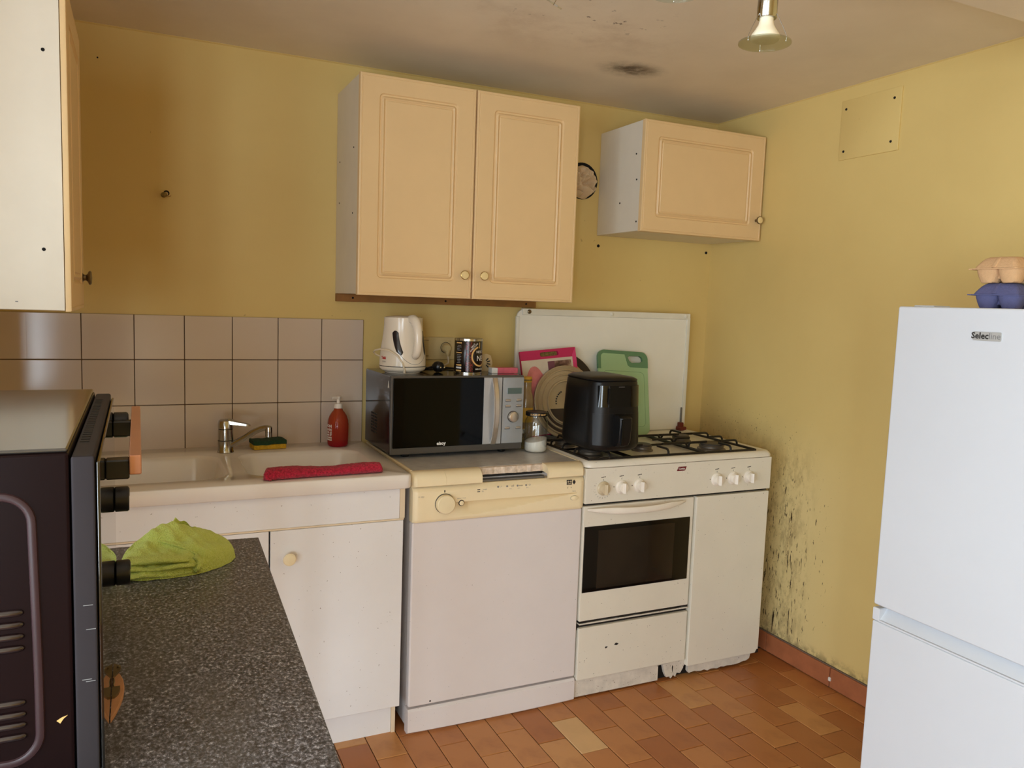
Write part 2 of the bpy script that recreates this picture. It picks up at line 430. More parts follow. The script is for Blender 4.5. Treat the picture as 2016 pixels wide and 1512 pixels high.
def text(name, body, size, m, parent, fn, bold=0., align='CENTER', local=False):
    # fn maps flat text coordinates (u right, v up) onto the surface
    me = textmesh(body, size, bold, align); bm = bmesh.new(); bm.from_mesh(me); bpy.data.meshes.remove(me)
    bmesh.ops.subdivide_edges(bm, edges=[e for e in bm.edges if e.calc_length() > size*.3], cuts=1)
    for v in bm.verts: v.co = Vector(fn(v.co.x, v.co.y))
    b = B(); b.bm.free(); b.bm = bm
    return b.out(name, m, parent, local)
def front(x, y, z, tilt=0.): return lambda u, v: (x+u, y, z+v+u*tilt)                # faces -Y
def leftface(x, y, z): return lambda u, v: (x, y-u, z+v)                     # faces -X
def wrap(cx, cy, r, phi, z): return lambda u, v: (cx+r*math.sin(phi+u/r), cy-r*math.cos(phi+u/r), z+v)
def dup(root, loc, rz=0., label=None, group=None):
    r = root.copy(); COL.objects.link(r); r.location = loc; r.rotation_euler = (0,0,rz)
    if label: r['label'] = label
    if group: r['group'] = group
    for ch in list(root.children):
        c = ch.copy(); COL.objects.link(c); c.parent = r
        for g in list(ch.children):
            d = g.copy(); COL.objects.link(d); d.parent = c
    return r
def copypart(o, parent, dx=0, dy=0, dz=0):
    c = o.copy(); COL.objects.link(c); c.parent = parent; c.location = (o.location.x+dx, o.location.y+dy, o.location.z+dz); return c
# ------------------------------------------------------------------ the setting
XL, XR, YB, H = -1.2, 1.566, -4.8, 2.187
XF = -2.5          # far left wall of the adjoining room
fl = struct('floor', 'floor', lambda b: b.box(XF-.2, XR+.1, YB-.2, .1, -.12, -.005))
fl['kind'] = 'structure'
TX0, TW, TL = -.114, .0985, .2
pbox('mortar_bed', mat('dark_floor_mortar', (84,56,36), .9), fl, XL+.01, XR-.005, -2.06, -.36, -.0052, -.0030)
def floor_tile(i, j, special=False):
    x0 = TX0+TW*i; off = -.678 if i % 2 == 0 else -.778
    y1 = off+TL*j
    b = B(); g = .0011
    b.box(-TW/2+g, TW/2-g, -TL/2+g, TL/2-g, -.006, 0, .0016, 1)
    return x0+TW/2, y1-TL/2, b
bt = B(); bt.box(-TW/2+.0013, TW/2-.0013, -TL/2+.0013, TL/2-.0013, -.012, 0, .0016, 1)
proto = bt.out('tile', 'floor_tile', fl); proto.location = (TX0+.5*TW, -.778, 0)
rnd = random.Random(3)
for i in range(-11, 17):
    for j in range(-6, 3):
        yc = (-.678 if i % 2 == 0 else -.778)-.1+TL*j
        xc = TX0+TW*(i+.5)
        if yc > -.42 or yc < -1.95 or xc-TW/2 < XL or xc+TW/2 > XR+.02: continue
        if i == 0 and abs(yc+.778) < 1e-3: continue
        c = proto.copy(); COL.objects.link(c); c.location = (xc, yc, rnd.uniform(-.0006,.0004)); c.rotation_euler = (rnd.uniform(-.003,.003), rnd.uniform(-.004,.004), rnd.uniform(-.004,.004))
        if i == 6 and abs(yc+.778) < 1e-3:
            c.data = proto.data.copy(); c.data.materials[0] = M['floor_pale']; c['label'] = 'palest tile, yellowish against its brown neighbours'
wb = struct('wall_back', 'wall', lambda b: b.box(XF-.2, XR+.1, .001, .12, -.12, H+.1)); wb['kind'] = 'structure'
wr = struct('wall_right', 'wall_splash', lambda b: b.box(XR, XR+.12, YB, .001, -.12, H+.1)); wr['kind'] = 'structure'
# the short wall left of the sink, its unseen end lengthened to shade the back wall; beyond it an open room with two windows behind the camera
wl = struct('wall_left', 'wall', lambda b: b.box(XL-.11, XL, -1.42, .001, -.12, H+.1)); wl['kind'] = 'structure'
RW = (-2.45, -1.40, .05, 1.92); SW = (-4.30, -1.65, .15, 2.00)
def rearwall(b):
    x0, x1, z0, z1 = RW
    b.box(XF-.2, x0, YB-.12, YB, -.12, H+.1); b.box(x1, XR+.1, YB-.12, YB, -.12, H+.1); b.box(x0, x1, YB-.12, YB, -.12, z0); b.box(x0, x1, YB-.12, YB, z1, H+.1)
wz = struct('wall_rear', 'wall', rearwall); wz['kind'] = 'structure'
def farwall(b):
    y0, y1, z0, z1 = SW
    b.box(XF-.12, XF, YB, y0, -.12, H+.1); b.box(XF-.12, XF, y1, .001, -.12, H+.1); b.box(XF-.12, XF, y0, y1, -.12, z0); b.box(XF-.12, XF, y0, y1, z1, H+.1)
wf = struct('wall_far_left', 'wall', farwall); wf['kind'] = 'structure'
ce = struct('ceiling', 'ceiling', lambda b: b.box(XF-.2, XR+.1, YB-.12, .12, H, H+.12)); ce['kind'] = 'structure'
tr = struct('trim_1', 'ceiling', lambda b: b.box(XF, XR, -1.93, -1.585, 2.085, H+.02, .004, 1)); tr['kind'] = 'structure'
cv = struct('trim_2', 'wall', lambda b: (b.prism([(-.004,H+.002),(-.004,H-.001),(.002,H-.005),(.002,H+.002)], XL, XR, 'yz'),
                                          b.prism([(XR+.002,H-.005),(XR-.004,H-.001),(XR-.004,H+.002),(XR+.002,H+.002)], -1.59, 0, 'xz'))); cv['kind'] = 'structure'
def ringx(b, d0, d1, a0, a1, z0, z1, t, ax):
    # rectangular frame; ax 'x': lies in the y-z plane, ax 'y': lies in the x-z plane
    f = (lambda p, q, r, s_: b.box(d0,d1,p,q,r,s_,.003,1)) if ax == 'x' else (lambda p, q, r, s_: b.box(p,q,d0,d1,r,s_,.003,1))
    f(a0,a0+t,z0,z1); f(a1-t,a1,z0,z1); f(a0+t,a1-t,z0,z0+t); f(a0+t,a1-t,z1-t,z1)
for k_, (ax, d_, (a0, a1, z0, z1)) in enumerate((('y', YB-.06, RW), ('x', XF-.06, SW))):
    wi = empty('window_%d' % (k_+1), ((a0+a1)/2, d_, z0) if ax == 'y' else (d_, (a0+a1)/2, z0)); wi['kind'] = 'structure'
    part('window_frame', 'frame_white', wi, lambda b: ringx(b, d_-.04, d_+.04, a0, a1, z0, z1, .035, ax))
    am = (a0+a1)/2
    for p, q in ((a0+.036, am-.002), (am+.002, a1-.036)):
        s = part('sash', 'frame_white', wi, lambda b: ringx(b, d_-.025, d_+.025, p, q, z0+.036, z1-.036, .055, ax))
        if ax == 'y': pbox('pane', 'pane', s, p+.055, q-.055, d_-.002, d_+.002, z0+.091, z1-.091)
        else: pbox('pane', 'pane', s, d_-.002, d_+.002, p+.055, q-.055, z0+.091, z1-.091)
# wall tiles over the sink: grout bed and three rows of single tiles
P, ZT = .1515, 1.1476
pbox('grout', 'grout', wb, XL, 0, -.0035, .003, .80, ZT+.1468)
tb = B(); tb.box(-P/2+.0013, P/2-.0013, -.007, .0, -P/2+.0013, P/2-.0013, .0012, 1); tp = tb.out('tile', 'tile', wb)
tb = B(); tb.box(-P/2+.0013, P/2-.0013, -.007, .0, -.0734+.0013, .0734-.0003, .0012, 1); tp0 = tb.out('tile', 'tile', wb)
first = True
for k in range(8):
    for r_ in range(3):
        src = tp0 if r_ == 0 else tp
        zc = ZT+.0734 if r_ == 0 else ZT-P*(r_-.5)
        if k == 0 and r_ < 2: t = src
        else: t = src.copy(); COL.objects.link(t)
        t.location = (-P*(k+.5) if k < 7 else -P*(k+.5)+.006, 0, zc); t.rotation_euler = (rnd.uniform(-.004,.004), 0, rnd.uniform(-.006,.006))
# terracotta skirting along the right wall
bs = struct('baseboard_right', 'mortar', lambda b: b.box(XR-.006, XR+.01, -4.5, -.02, -.005, .080)); bs['kind'] = 'structure'
ys = [-.02, -.182, -.512, -.842, -1.172, -1.502, -1.832, -2.162, -2.492]
for a, c in zip(ys, ys[1:]):
    part('tile', 'skirt', bs, lambda b: b.box(XR-.014, XR-.002, c+.002, a-.002, .003, .076, .002, 1))
part('filler_blob', 'paper', bs, lambda b: b.box(XR-.018, XR-.010, -.850, -.838, .026, .042, .003, 1))
for x, z, r_ in ((.984,1.623,.0062), (1.542,1.627,.006), (-.85,2.086,.0025), (.978,1.683,.003)):
    part('screw_hole', 'hole', wb, lambda b: b.lathe([(.0005,-.0012),(r_,-.0012),(r_,.003)], (x, z), 12, 'y'))
pn = thing('access_hatch', 'square yellow painted hatch cover high on the right wall, held by four screws', 'hatch', (XR, -.816, 2.035))
part('cover', 'wall', pn, lambda b: b.loft([[(XR+.001,-.692,2.139),(XR+.001,-.942,2.139),(XR+.001,-.942,1.930),(XR+.001,-.692,1.930)], [(XR-.005,-.692,2.139),(XR-.005,-.942,2.139),(XR-.005,-.942,1.930),(XR-.005,-.692,1.930)], [(XR-.0065,-.695,2.136),(XR-.0065,-.939,2.136),(XR-.0065,-.939,1.933),(XR-.0065,-.695,1.933)]]))
for y, z in ((-.713,2.107), (-.915,2.105), (-.913,1.962), (-.714,1.959)):
    part('screw', 'hole', pn, lambda b: b.lathe([(.0005,XR-.0085),(.0042,XR-.008),(.0048,XR-.006)], (y, z), 10, 'x'))

# ------------------------------------------------------------------ cabinet doors
def moulded(b, x0, x1, y, z0, z1, t, mx, mz, r=.014):
    # slab door facing -Y with a routed panel: rings of (inset, depth) from back edge to the centre panel
    def rg(i, d, rad): return [(x, y+d, z) for x, z in rrect(x0+i[0], x1-i[0], z0+i[1], z1-i[1], rad, 4)]
    st = [((0,0), t, .001), ((0,0), .004, .001), ((.0012,.0012), .0012, .0018), ((.004,.004), 0, .003)]
    st += [((.0075,.0075), .0002, .004), ((.0085,.0085), .0012, .004), ((.0095,.0095), .0012, .004), ((.0105,.0105), 0, .005)]
    for d_in, dep in ((0,0),(.003,.0045),(.0075,.0052),(.010,.001),(.0135,-.001),(.017,.001),(.0185,.0035),(.021,.0035),(.0225,.0012),(.024,.0006)):
        st.append(((mx+d_in, mz+d_in), dep, max(r-d_in*.5, .004)))
    b.flat = True; b.loft([rg(*a) for a in st])
def ring_knob(name, parent, x, y, z, r=.0155, face='knob_face', rim='brass'):
    k = part(name, rim, parent, lambda b: b.lathe([(.006,y),(.006,y-.006),(.0075,y-.013),(r*.94,y-.019),(r,y-.022),(r*.97,y-.0245),(r*.86,y-.0255)], (x, z), 24, 'y'))
    part('knob_face', face, k, lambda b: b.lathe([(r*.87,y-.0250),(r*.84,y-.0262),(r*.5,y-.0274),(.001,y-.0278)], (x, z), 24, 'y'))
    return k
# large wall cabinet
BX0, BX1, BZ0, BZ1, BY = -.106, .689, 1.383, 2.081, -.325
bc = thing('wall_cabinet', 'large cream double-door wall cabinet above the microwave, ring knobs meeting at the middle', 'cabinet', (.29, -.16, BZ0))
def carc(x0, x1, y0, y1, z0, z1, t=.016):
    def f(b):
        b.box(x0, x0+t, y0, y1, z0, z1, .0012, 1); b.box(x1-t, x1, y0, y1, z0, z1, .0012, 1)
        b.box(x0+t, x1-t, y0, y1, z0, z0+t); b.box(x0+t, x1-t, y0, y1, z1-t, z1); b.box(x0+t, x1-t, y1-.006, y1, z0+t, z1-t)
    return f
part('carcass', 'carcass', bc, carc(BX0+.002, BX1-.002, BY+.022, -.001, BZ0+.004, BZ1-.001))
mid = (BX0+BX1)/2
for x0, x1, kx in ((BX0, mid-.0022, mid-.036), (mid+.0022, BX1, mid+.036)):
    d = part('door', 'cream', bc, lambda b: moulded(b, x0, x1, BY, BZ0, BZ1, .019, .063, .057))
    ring_knob('knob', d, kx, BY, 1.463)
for y, z in ((-.245,1.86), (-.05,1.70), (-.24,1.65), (-.05,1.84)):
    part('screw_hole', 'hole', bc, lambda b: b.lathe([(.0004,BX0+.0006),(.0026,BX0+.0006),(.0026,BX0+.004)], (y, z), 8, 'x'))
bt = thing('wooden_batten', 'long brown wooden batten screwed to the back wall under the large wall cabinet', 'batten', (.29, -.012, 1.36))
pbox('strip', 'batten', bt, -.104, .694, -.022, 0, 1.359, 1.3865, .001, 1)
for x in (-.045, .31, .65):
    part('screw', 'hole', bt, lambda b: b.lathe([(.0004,-.0238),(.0035,-.0234),(.0042,-.0215)], (x, 1.373), 10, 'y'))
# small wall cabinet over the cooker
UX0, UX1, UZ0, UZ1, UY = .972, 1.556, 1.662, 2.076, -.32
uc = thing('wall_cabinet', 'small cream single-door wall cabinet in the corner over the cooker', 'cabinet', (1.26, -.16, UZ0))
part('carcass', 'carcass', uc, carc(UX0+.002, UX1-.002, UY+.022, -.001, UZ0+.003, UZ1-.001))
d = part('door', 'cream', uc, lambda b: moulded(b, UX0, UX1, UY, UZ0, UZ1, .019, .062, .057))
ring_knob('knob', d, UX1-.028, UY, 1.742, rim='bronze')
for y, z in ((-.265,1.955), (-.275,1.858), (-.165,1.78), (-.285,1.70)):
    part('screw_hole', 'hole', uc, lambda b: b.lathe([(.0004,UX0+.0008),(.0036,UX0+.0008),(.0036,UX0+.004)], (y, z), 8, 'x'))
# wall cabinet on the left, seen from its white side
LX = -.862; LY0, LY1, LZ0, LZ1 = -1.08, -.69, 1.326, 1.948
lc = thing('wall_cabinet', 'wall cabinet at the far left seen from its plain white side panel', 'cabinet', ((XL+LX)/2, (LY0+LY1)/2, LZ0))
def lcarc(b):
    t = .016; x0, x1 = XL+.001, LX-.0125
    b.box(x0, x1, LY0+.001, LY0+t, LZ0+.002, LZ1, .001, 1); b.box(x0, x1, LY1-t, LY1-.001, LZ0+.002, LZ1, .001, 1)
    b.box(x0, x1, LY0+t, LY1-t, LZ0+.002, LZ0+t); b.box(x0, x1, LY0+t, LY1-t, LZ1-t, LZ1); b.box(x0, x0+.006, LY0+t, LY1-t, LZ0+t, LZ1-t)
part('carcass', 'carcass', lc, lcarc)
bm_ = B(); moulded(bm_, LY0-.002, LY1, 0, LZ0, LZ1, .011, .062, .057)
bmesh.ops.transform(bm_.bm, matrix=Matrix(((0,-1,0,LX),(1,0,0,0),(0,0,1,0),(0,0,0,1))), verts=bm_.bm.verts)
d = bm_.out('door', 'cream', lc)
k = part('knob', 'bronze', d, lambda b: b.lathe([(.011,LX),(.0075,LX+.002),(.0065,LX+.007),(.009,LX+.010),(.0155,LX+.013),(.0165,LX+.016),(.014,LX+.0185),(.001,LX+.020)], (LY1-.042, 1.398), 24, 'x'))
for x, z in ((-.902,1.817), (-.908,1.445)):
    part('screw_hole', 'hole', lc, lambda b: b.lathe([(.0004,LY0+.0004),(.0034,LY0+.0004),(.0034,LY0+.004)], (x, z), 10, 'y'))
text('scuff', '-', .02, 'inkgrey', lc, lambda u, v: (-.955+u, LY0+.0006, 1.345+v))

# ------------------------------------------------------------------ sink unit
su = thing('sink_cabinet', 'white base cabinet under the sink, flat doors and a round white knob', 'cabinet', (-.6, -.3, 0))
KX0, KX1, KY = -1.194, -.012, -.586
def sucarc(b):
    b.box(KX1-.018, KX1, KY+.019, -.02, .10, .803, .001, 1); b.box(KX0, KX0+.018, KY+.019, -.02, .10, .803, .001, 1); b.box(KX0+.018, KX1-.018, KY+.019, -.02, .10, .118); b.box(KX0+.018, KX1-.018, -.028, -.02, .118, .803)
part('carcass', 'sinkwhite', su, sucarc)
pbox('fascia', 'sinkwhite', su, KX0, KX1-.018, KY+.002, KY+.018, .7085, .8045, .0012, 1)
pbox('edge_strip', 'edge', su, KX0, KX1-.004, KY+.002, KY+.018, .7035, .7083)
dx = [(-.411, KX1-.006), (-.8045, -.4155), (KX0, -.8085)]
for n_, (x0, x1) in enumerate(dx):
    d = pbox('door', 'sinkwhite', su, x0, x1, KY, KY+.017, .106, .7025, .0014, 1)
    kx = x0+.05 if n_ == 0 else x1-.05
    ring_knob('knob', d, kx, KY, .622, .0185, 'dwbutton', 'dwcream')
pbox('plinth', 'sinkwhite', su, KX0, KX1-.02, KY+.045, KY+.061, 0, .105)
pbox('side_batten', 'edge', su, KX1-.019, KX1-.007, KY+.040, KY+.062, 0, .1045)
pbox('side_strip', 'edge', su, KX1-.017, KX1-.001, KY+.004, KY+.018, .7085, .8045)
# sink: one moulded top with two bowls
sk = thing('sink', 'white double-bowl inset sink top with rounded bowls under the tiles', 'sink', (-.6, -.3, .805))
def basin(b):
    bm = b.bm; zt = .848; O = rrect(-1.197, -.002, -.603, -.0085, .02, 5)
    bowls = [rrect(-.462, -.062, -.515, -.150, .075, 8), rrect(-.985, -.512, -.515, -.150, .075, 8)]
    edges = []
    def loop(pts, z):
        vs = b.V([(x,y,z) for x, y in pts]); return vs, [bm.edges.new((vs[k], vs[(k+1) % len(vs)])) for k in range(len(vs))]
    ov, oe = loop(O, zt); edges += oe
    ivs = []
    for p in bowls:
        v, e = loop(p, zt); ivs.append(v); edges += e
    bmesh.ops.triangle_fill(bm, edges=edges, use_beauty=True)
    def down(vs, pts, steps):
        cx = sum(p[0] for p in pts)/len(pts); cy = sum(p[1] for p in pts)/len(pts); prev = vs
        hx = max(p[0] for p in pts)-cx; hy = max(p[1] for p in pts)-cy
        for ins, z in steps:
            cur = b.V([(cx+(x-cx)*(hx-ins)/hx, cy+(y-cy)*(hy-ins)/hy, z) for x, y in pts])
            for k in range(len(pts)): j = (k+1) % len(pts); b.F((prev[k], prev[j], cur[j], cur[k]))
            prev = cur
        return prev
    e_ = down(ov, O, [(-.0025,zt-.0015),(-.004,zt-.005),(-.004,.808),(-.002,.8055),(.015,.8055)])
    for v, p in zip(ivs, bowls):
        last = down(v, p, [(.002,zt-.0008),(.006,zt-.004),(.010,zt-.012),(.030,zt-.11),(.040,zt-.140),(.055,zt-.155),(.08,zt-.160)])
        b.F(last)
part('basin', 'ceramic', sk, basin, sharp=50)
for x in (-.262, -.75):
    part('drain', 'chrome', sk, lambda b: b.lathe([(.001,.6895),(.022,.6895),(.026,.6915),(.038,.6915),(.041,.688)], (x,-.33), 24))
pbox('overflow', 'steelgrey', sk, -.518, -.514, -.47, -.44, .826, .834) if False else None
tp = thing('kitchen_tap', 'worn chrome mixer tap with lever, standing between the sink bowls by the tiles', 'tap', (-.487, -.115, .848))
part('body', 'chrome', tp, lambda b: b.lathe([(.026,.8478),(.0265,.850),(.0255,.853),(.0245,.856),(.0245,.888),(.0238,.8885),(.0238,.8905),(.0245,.891),(.0242,.926),(.0215,.9275)], (-.487,-.115), 28))
part('seam_ring', 'ink', tp, lambda b: b.lathe([(.0243,.8885),(.0248,.8888),(.0248,.8905),(.0243,.8908)], (-.487,-.115), 28))
def lever(b):
    b.lathe([(.0225,.9275),(.0245,.929),(.0245,.944),(.0225,.954),(.016,.959),(.001,.961)], (-.487,-.115), 28)
    b.loft([[(-.480+d, -.118-d*.35+sy*wd, .951-d*.16+dz) for sy, dz in ((-1,-.6*th),(1,-.6*th),(1,.4*th),(.5,.9*th),(-.5,.9*th),(-1,.4*th))] for d, wd, th in ((0,.018,.012),(.012,.017,.011),(.03,.0125,.008),(.05,.010,.006),(.064,.0085,.005),(.068,.006,.003))])
part('lever', 'chrome', tp, lever)
def spout(b):
    pts = [(-.478,-.122,.872), (-.462,-.131,.878), (-.43,-.149,.900), (-.40,-.167,.9245), (-.383,-.177,.9335), (-.371,-.184,.937), (-.362,-.1895,.9375), (-.354,-.194,.937)]
    b.tube(pts, [.0095,.0105,.0105,.010,.0095,.0092,.009,.007], 14)
part('spout', 'chrome', tp, spout)
part('aerator', 'chrome', tp, lambda b: b.lathe([(.0095,.907),(.0115,.908),(.0115,.924),(.0108,.9245),(.0115,.925),(.0112,.940),(.009,.9425),(.001,.9432)], (-.360,-.1905), 22))
# ------------------------------------------------------------------ dishwasher
dw = thing('dishwasher', 'white dishwasher with aged cream control panel and broken worktop edge', 'dishwasher', (.315, -.3, 0))
DX_0, DX_1 = .012, .616
part('body', 'dwhite', dw, lambda b: (b.box(DX_0+.004, DX_1-.004, -.545, -.03, .012, .812, .002, 1)))
part('door', 'dwhite', dw, lambda b: b.box(DX_0, DX_1, -.582, -.547, .090, .689, .006, 3))
def plinth(b):
    b.loft([[(x,y,z) for y, z in ((-.548,.0),(-.572-q,.0),(-.583-q,.008),(-.583-q*.7,.076),(-.578,.083),(-.548,.083))] for x, q in [(DX_0+(DX_1-DX_0)*k/16, .007*math.sin(PI*k/16)**.7) for k in range(17)]])
part('plinth', 'dwhite', dw, plinth)
def panel(b):
    # control panel front as a relief: top bevel, shallow crescent handle recess with an overhanging top lip
    x0, x1, z0, z1 = DX_0-.001, DX_1+.001, .690, .800
    zs = [.690,.692,.696]+[.700+.004*k for k in range(12)]+[.7479,.7481,.753,.76,.77,.78,.786,.790,.796,.8005]
    xs = [x0,x0+.003,x0+.008,x0+.016]+[.04+.0065*k for k in range(88)]+[x1-.003,x1]
    def dep(x, z):
        y = -.594
        y += .014*max(0, (z-.786)/.0145)**1.3 if z > .786 else 0     # sloping top edge
        e = min(x-x0, x1-x); y += .010*max(0, 1-e/.016)**2           # rounded ends
        y += .004*max(0, 1-(z-.690)/.010)**2
        if .135 < x < .587 and z < .748:
            t = (x-.135)/.452; zl = .701+(.748-.701)*max(0,(t-.05)/.95)**1.35
            if z > zl:
                s = (z-zl)/(.748-zl+1e-6); D = .041*(1-t)**.45*min(1, max(0,(x-.135)/.065)**1.6)
                y += D*s**.85
        return y
    g = [b.V([(x, dep(x, z), z) for z in zs]) for x in xs]
    for i in range(len(xs)-1):
        for j in range(len(zs)-1): b.F((g[i][j], g[i+1][j], g[i+1][j+1], g[i][j+1]))
    yb = -.550
    k0 = b.V([(x0,yb,z) for z in zs]); k1 = b.V([(x1,yb,z) for z in zs])
    for j in range(len(zs)-1): b.F((g[0][j], g[0][j+1], k0[j+1], k0[j])); b.F((g[-1][j], k1[j], k1[j+1], g[-1][j+1]))
    for i in range(len(xs)-1): pass
    t_ = b.V([(x,yb,.8005) for x in xs]); bt_ = b.V([(x,yb,.690) for x in xs])
    for i in range(len(xs)-1): b.F((g[i][-1], g[i+1][-1], t_[i+1], t_[i])); b.F((g[i][0], bt_[i], bt_[i+1], g[i+1][0]))
cp = part('control_panel', 'dwcream', dw, panel, sharp=28)
kb = part('dial', 'dwbutton', cp, lambda b: b.lathe([(.030,-.593),(.0305,-.600),(.0295,-.611),(.0270,-.6135),(.012,-.6145),(.001,-.6145)], (.112,.746), 36, 'y'))
part('dial_ring', 'ink', cp, lambda b: b.lathe([(.0318,-.5935),(.0318,-.5955),(.0306,-.5960)], (.112,.7465), 36, 'y'))
pbox('pointer_mark', 'ink', cp, .1095, .1130, -.5950, -.593, .7815, .7885)
part('button', 'dwbutton', cp, lambda b: b.lathe([(.0075,-.593),(.0075,-.598),(.006,-.5990),(.001,-.5992)], (.168,.744), 20, 'y'))
part('button_ring', 'ink', cp, lambda b: b.lathe([(.0098,-.5935),(.0098,-.5952),(.0078,-.5956)], (.168,.744), 20, 'y'))
def oval(cx, cz, rx, rz, y0, y1): return lambda b: b.loft([[(cx+rx*s_*math.cos(2*PI*k/24), y, cz+rz*s_*math.sin(2*PI*k/24)) for k in range(24)] for y, s_ in ((y0,1),(y1+.001,1),(y1,.85),(y1-.0006,.02))])
part('power_button', 'dwbutton', cp, oval(.575,.730,.0135,.0078,-.592,-.6005))
part('power_button_ring', 'inkgrey', cp, oval(.575,.730,.0148,.0090,-.592,-.5948))
for z in (.7825,.776): pbox('mark', 'ink', cp, .221, .2305, -.5948, -.593, z-.0011, z+.0011)
text('lettering', 'Lavage', .0055, 'inkgrey', cp, front(.247,-.5946,.7825)); text('lettering', 'Fin', .0055, 'inkgrey', cp, front(.240,-.5946,.776))
text('lettering', 'DEPART / PAUSE', .0040, 'inkgrey', cp, front(.168,-.5946,.759)); text('lettering', 'D 1033', .006, 'inkgrey', cp, front(.035,-.5946,.772))
text('lettering', 'Marche', .0045, 'inkgrey', cp, front(.574,-.5946,.7535))
for x, q in ((.293,0), (.325,1), (.362,2), (.393,3)):
    part('program_light', 'inkgrey', cp, lambda b: b.lathe([(.0032,-.593),(.0032,-.5946),(.0004,-.5947)], (x,.787-.001*q/3), 12, 'y'))
text('symbol', '/-', .009, 'inkgrey', cp, front(.304,-.5946,.787)); text('symbol', 'o0', .010, 'inkgrey', cp, front(.344,-.5946,.787))
text('symbol', 'NNN', .006, 'ink', cp, front(.374,-.5946,.786)); text('symbol', 'O', .009, 'inkgrey', cp, front(.406,-.5946,.786))
for x, s_ in ((.337,'45°C'), (.367,'50°C'), (.398,'65°C')): text('lettering', s_, .0042, 'inkgrey', cp, front(x,-.5946,.7775))
def emblem(b): b.box(.5445, .5635, -.5952, -.593, .7765, .793)
em = part('emblem', 'ink', cp, emblem)
for x in (.5495, .5585): part('emblem_ring', 'dwcream', em, lambda b: b.lathe([(.0015,-.594),(.0015,-.5956),(.0028,-.5956),(.0028,-.594)], (x,.7875), 14, 'y', caps=False))
pbox('emblem_line', 'dwcream', em, .547, .561, -.5956, -.594, .7795, .7808)
part('emblem_diamond', 'ink', cp, lambda b: b.prism([(.5665,.7845),(.5725,.7765),(.5785,.7845),(.5725,.7925)], -.5952, -.593))
text('symbol', "S'", .008, 'ink', cp, front(.549,-.5946,.7665)); text('symbol', '*', .010, 'ink', cp, front(.562,-.5946,.765))
# worktop of the dishwasher
part('worktop', 'laminate', dw, lambda b: b.box(DX_0+.006, DX_1-.004, -.548, -.03, .820, .8455, .0015, 1))
part('chipboard_edge', 'chip', dw, lambda b: b.loft([[(x,-.5475,.8205),(x,-.5575-q,.8215),(x,-.5565-q2,.843),(x,-.5475,.845)] for x, q, q2 in [(.236+.236*k/20, rnd.uniform(-.003,.004), rnd.uniform(-.004,.003)) for k in range(21)]], ), sharp=20)
def edging(x0, x1, capl, capr):
    def f(b):
        prof = [(-.548,.8462),(-.562,.8468),(-.576,.8445),(-.589,.8365),(-.596,.8265),(-.598,.8185),(-.598,.8055),(-.594,.8030),(-.589,.8030),(-.589,.818),(-.560,.820),(-.548,.820)]
        st = []
        n = 7
        for k in range(n):
            t = k/(n-1); x = x0+(x1-x0)*t; st.append((x, 0))
        def ringp(x, sh):
            return [(x, y+sh*max(0,(-.548-y))/.05*.02, z-sh*max(0,(-.548-y))/.05*.004) for y, z in prof]
        rings = []
        if capl: rings += [ringp(x0, 1), ringp(x0+.004, .45), ringp(x0+.012, .1)]
        else: rings += [ringp(x0, 0)]
        if capr: rings += [ringp(x1-.012, .1), ringp(x1-.004, .45), ringp(x1, 1)]
        else: rings += [ringp(x1, 0)]
        b.loft(rings)
    return f
part('edging', 'dwcream', dw, edging(DX_0-.003, .1145, True, False)); part('edging', 'dwcream', dw, edging(.1150, .2365, False, False))
part('edging', 'dwcream', dw, edging(.4725, DX_1+.001, False, True))
pbox('side_edging', 'dwcream', dw, DX_0-.002, DX_0+.0075, -.552, -.03, .818, .8485, .003, 2)
pbox('side_edging', 'dwcream', dw, DX_1-.0055, DX_1-.0005, -.552, -.03, .818, .8480, .002, 2)
pbox('gap_shadow', 'gap', dw, .2370, .472, -.553, -.546, .8125, .8200)
pbox('metal_bracket', 'steelgrey', dw, .2370, .472, -.572, -.548, .8005, .8075, .0015, 1)
part('chip_mark', 'gap', dw, lambda b: b.lathe([(.0004,-.5826),(.003,-.5826),(.003,-.581)], (.085,.101), 8, 'y'))

# ------------------------------------------------------------------ gas cooker
st = thing('gas_cooker', 'wide white gas cooker with oven, bottle compartment and raised lid', 'cooker', (1.03, -.3, 0))
SX0, SX1 = .620, 1.440
part('body', 'stove', st, lambda b: b.box(SX0, SX1, -.560, -.035, .055, .826, .003, 1))
def hob(b):
    zt = .850
    def rg(i, z, r): return [(x,y,z) for x, y in rrect(SX0-.002+i, SX1+.003-i, -.598+i, -.035-i*.2, r, 6)]
    b.loft([rg(0,.829,.03), rg(0,.836,.03), rg(.003,.843,.03), rg(.010,zt,.028), rg(.026,zt,.022), rg(.032,zt-.003,.02), rg(.045,zt-.006,.02)])
part('hob', 'stove', st, hob, sharp=60)
pbox('control_panel', 'stove', st, SX0, SX1, -.592, -.558, .703, .8262, .003, 2)
pbox('gap_line', 'gap', st, SX0+.003, SX1-.003, -.575, -.556, .695, .7035)
dy = -.586
def tiltx(x): return x
ov = pbox('oven_door', 'stove', st, SX0+.001, 1.086, dy, -.561, .286, .694, .004, 2)
gw = pbox('window', 'ovenglass', ov, .6265, 1.071, dy-.0025, dy+.001, .389, .622, .001, 1)
pbox('inner_window', 'ovenpane', ov, .682, 1.003, dy-.0032, dy-.0024, .399, .606)
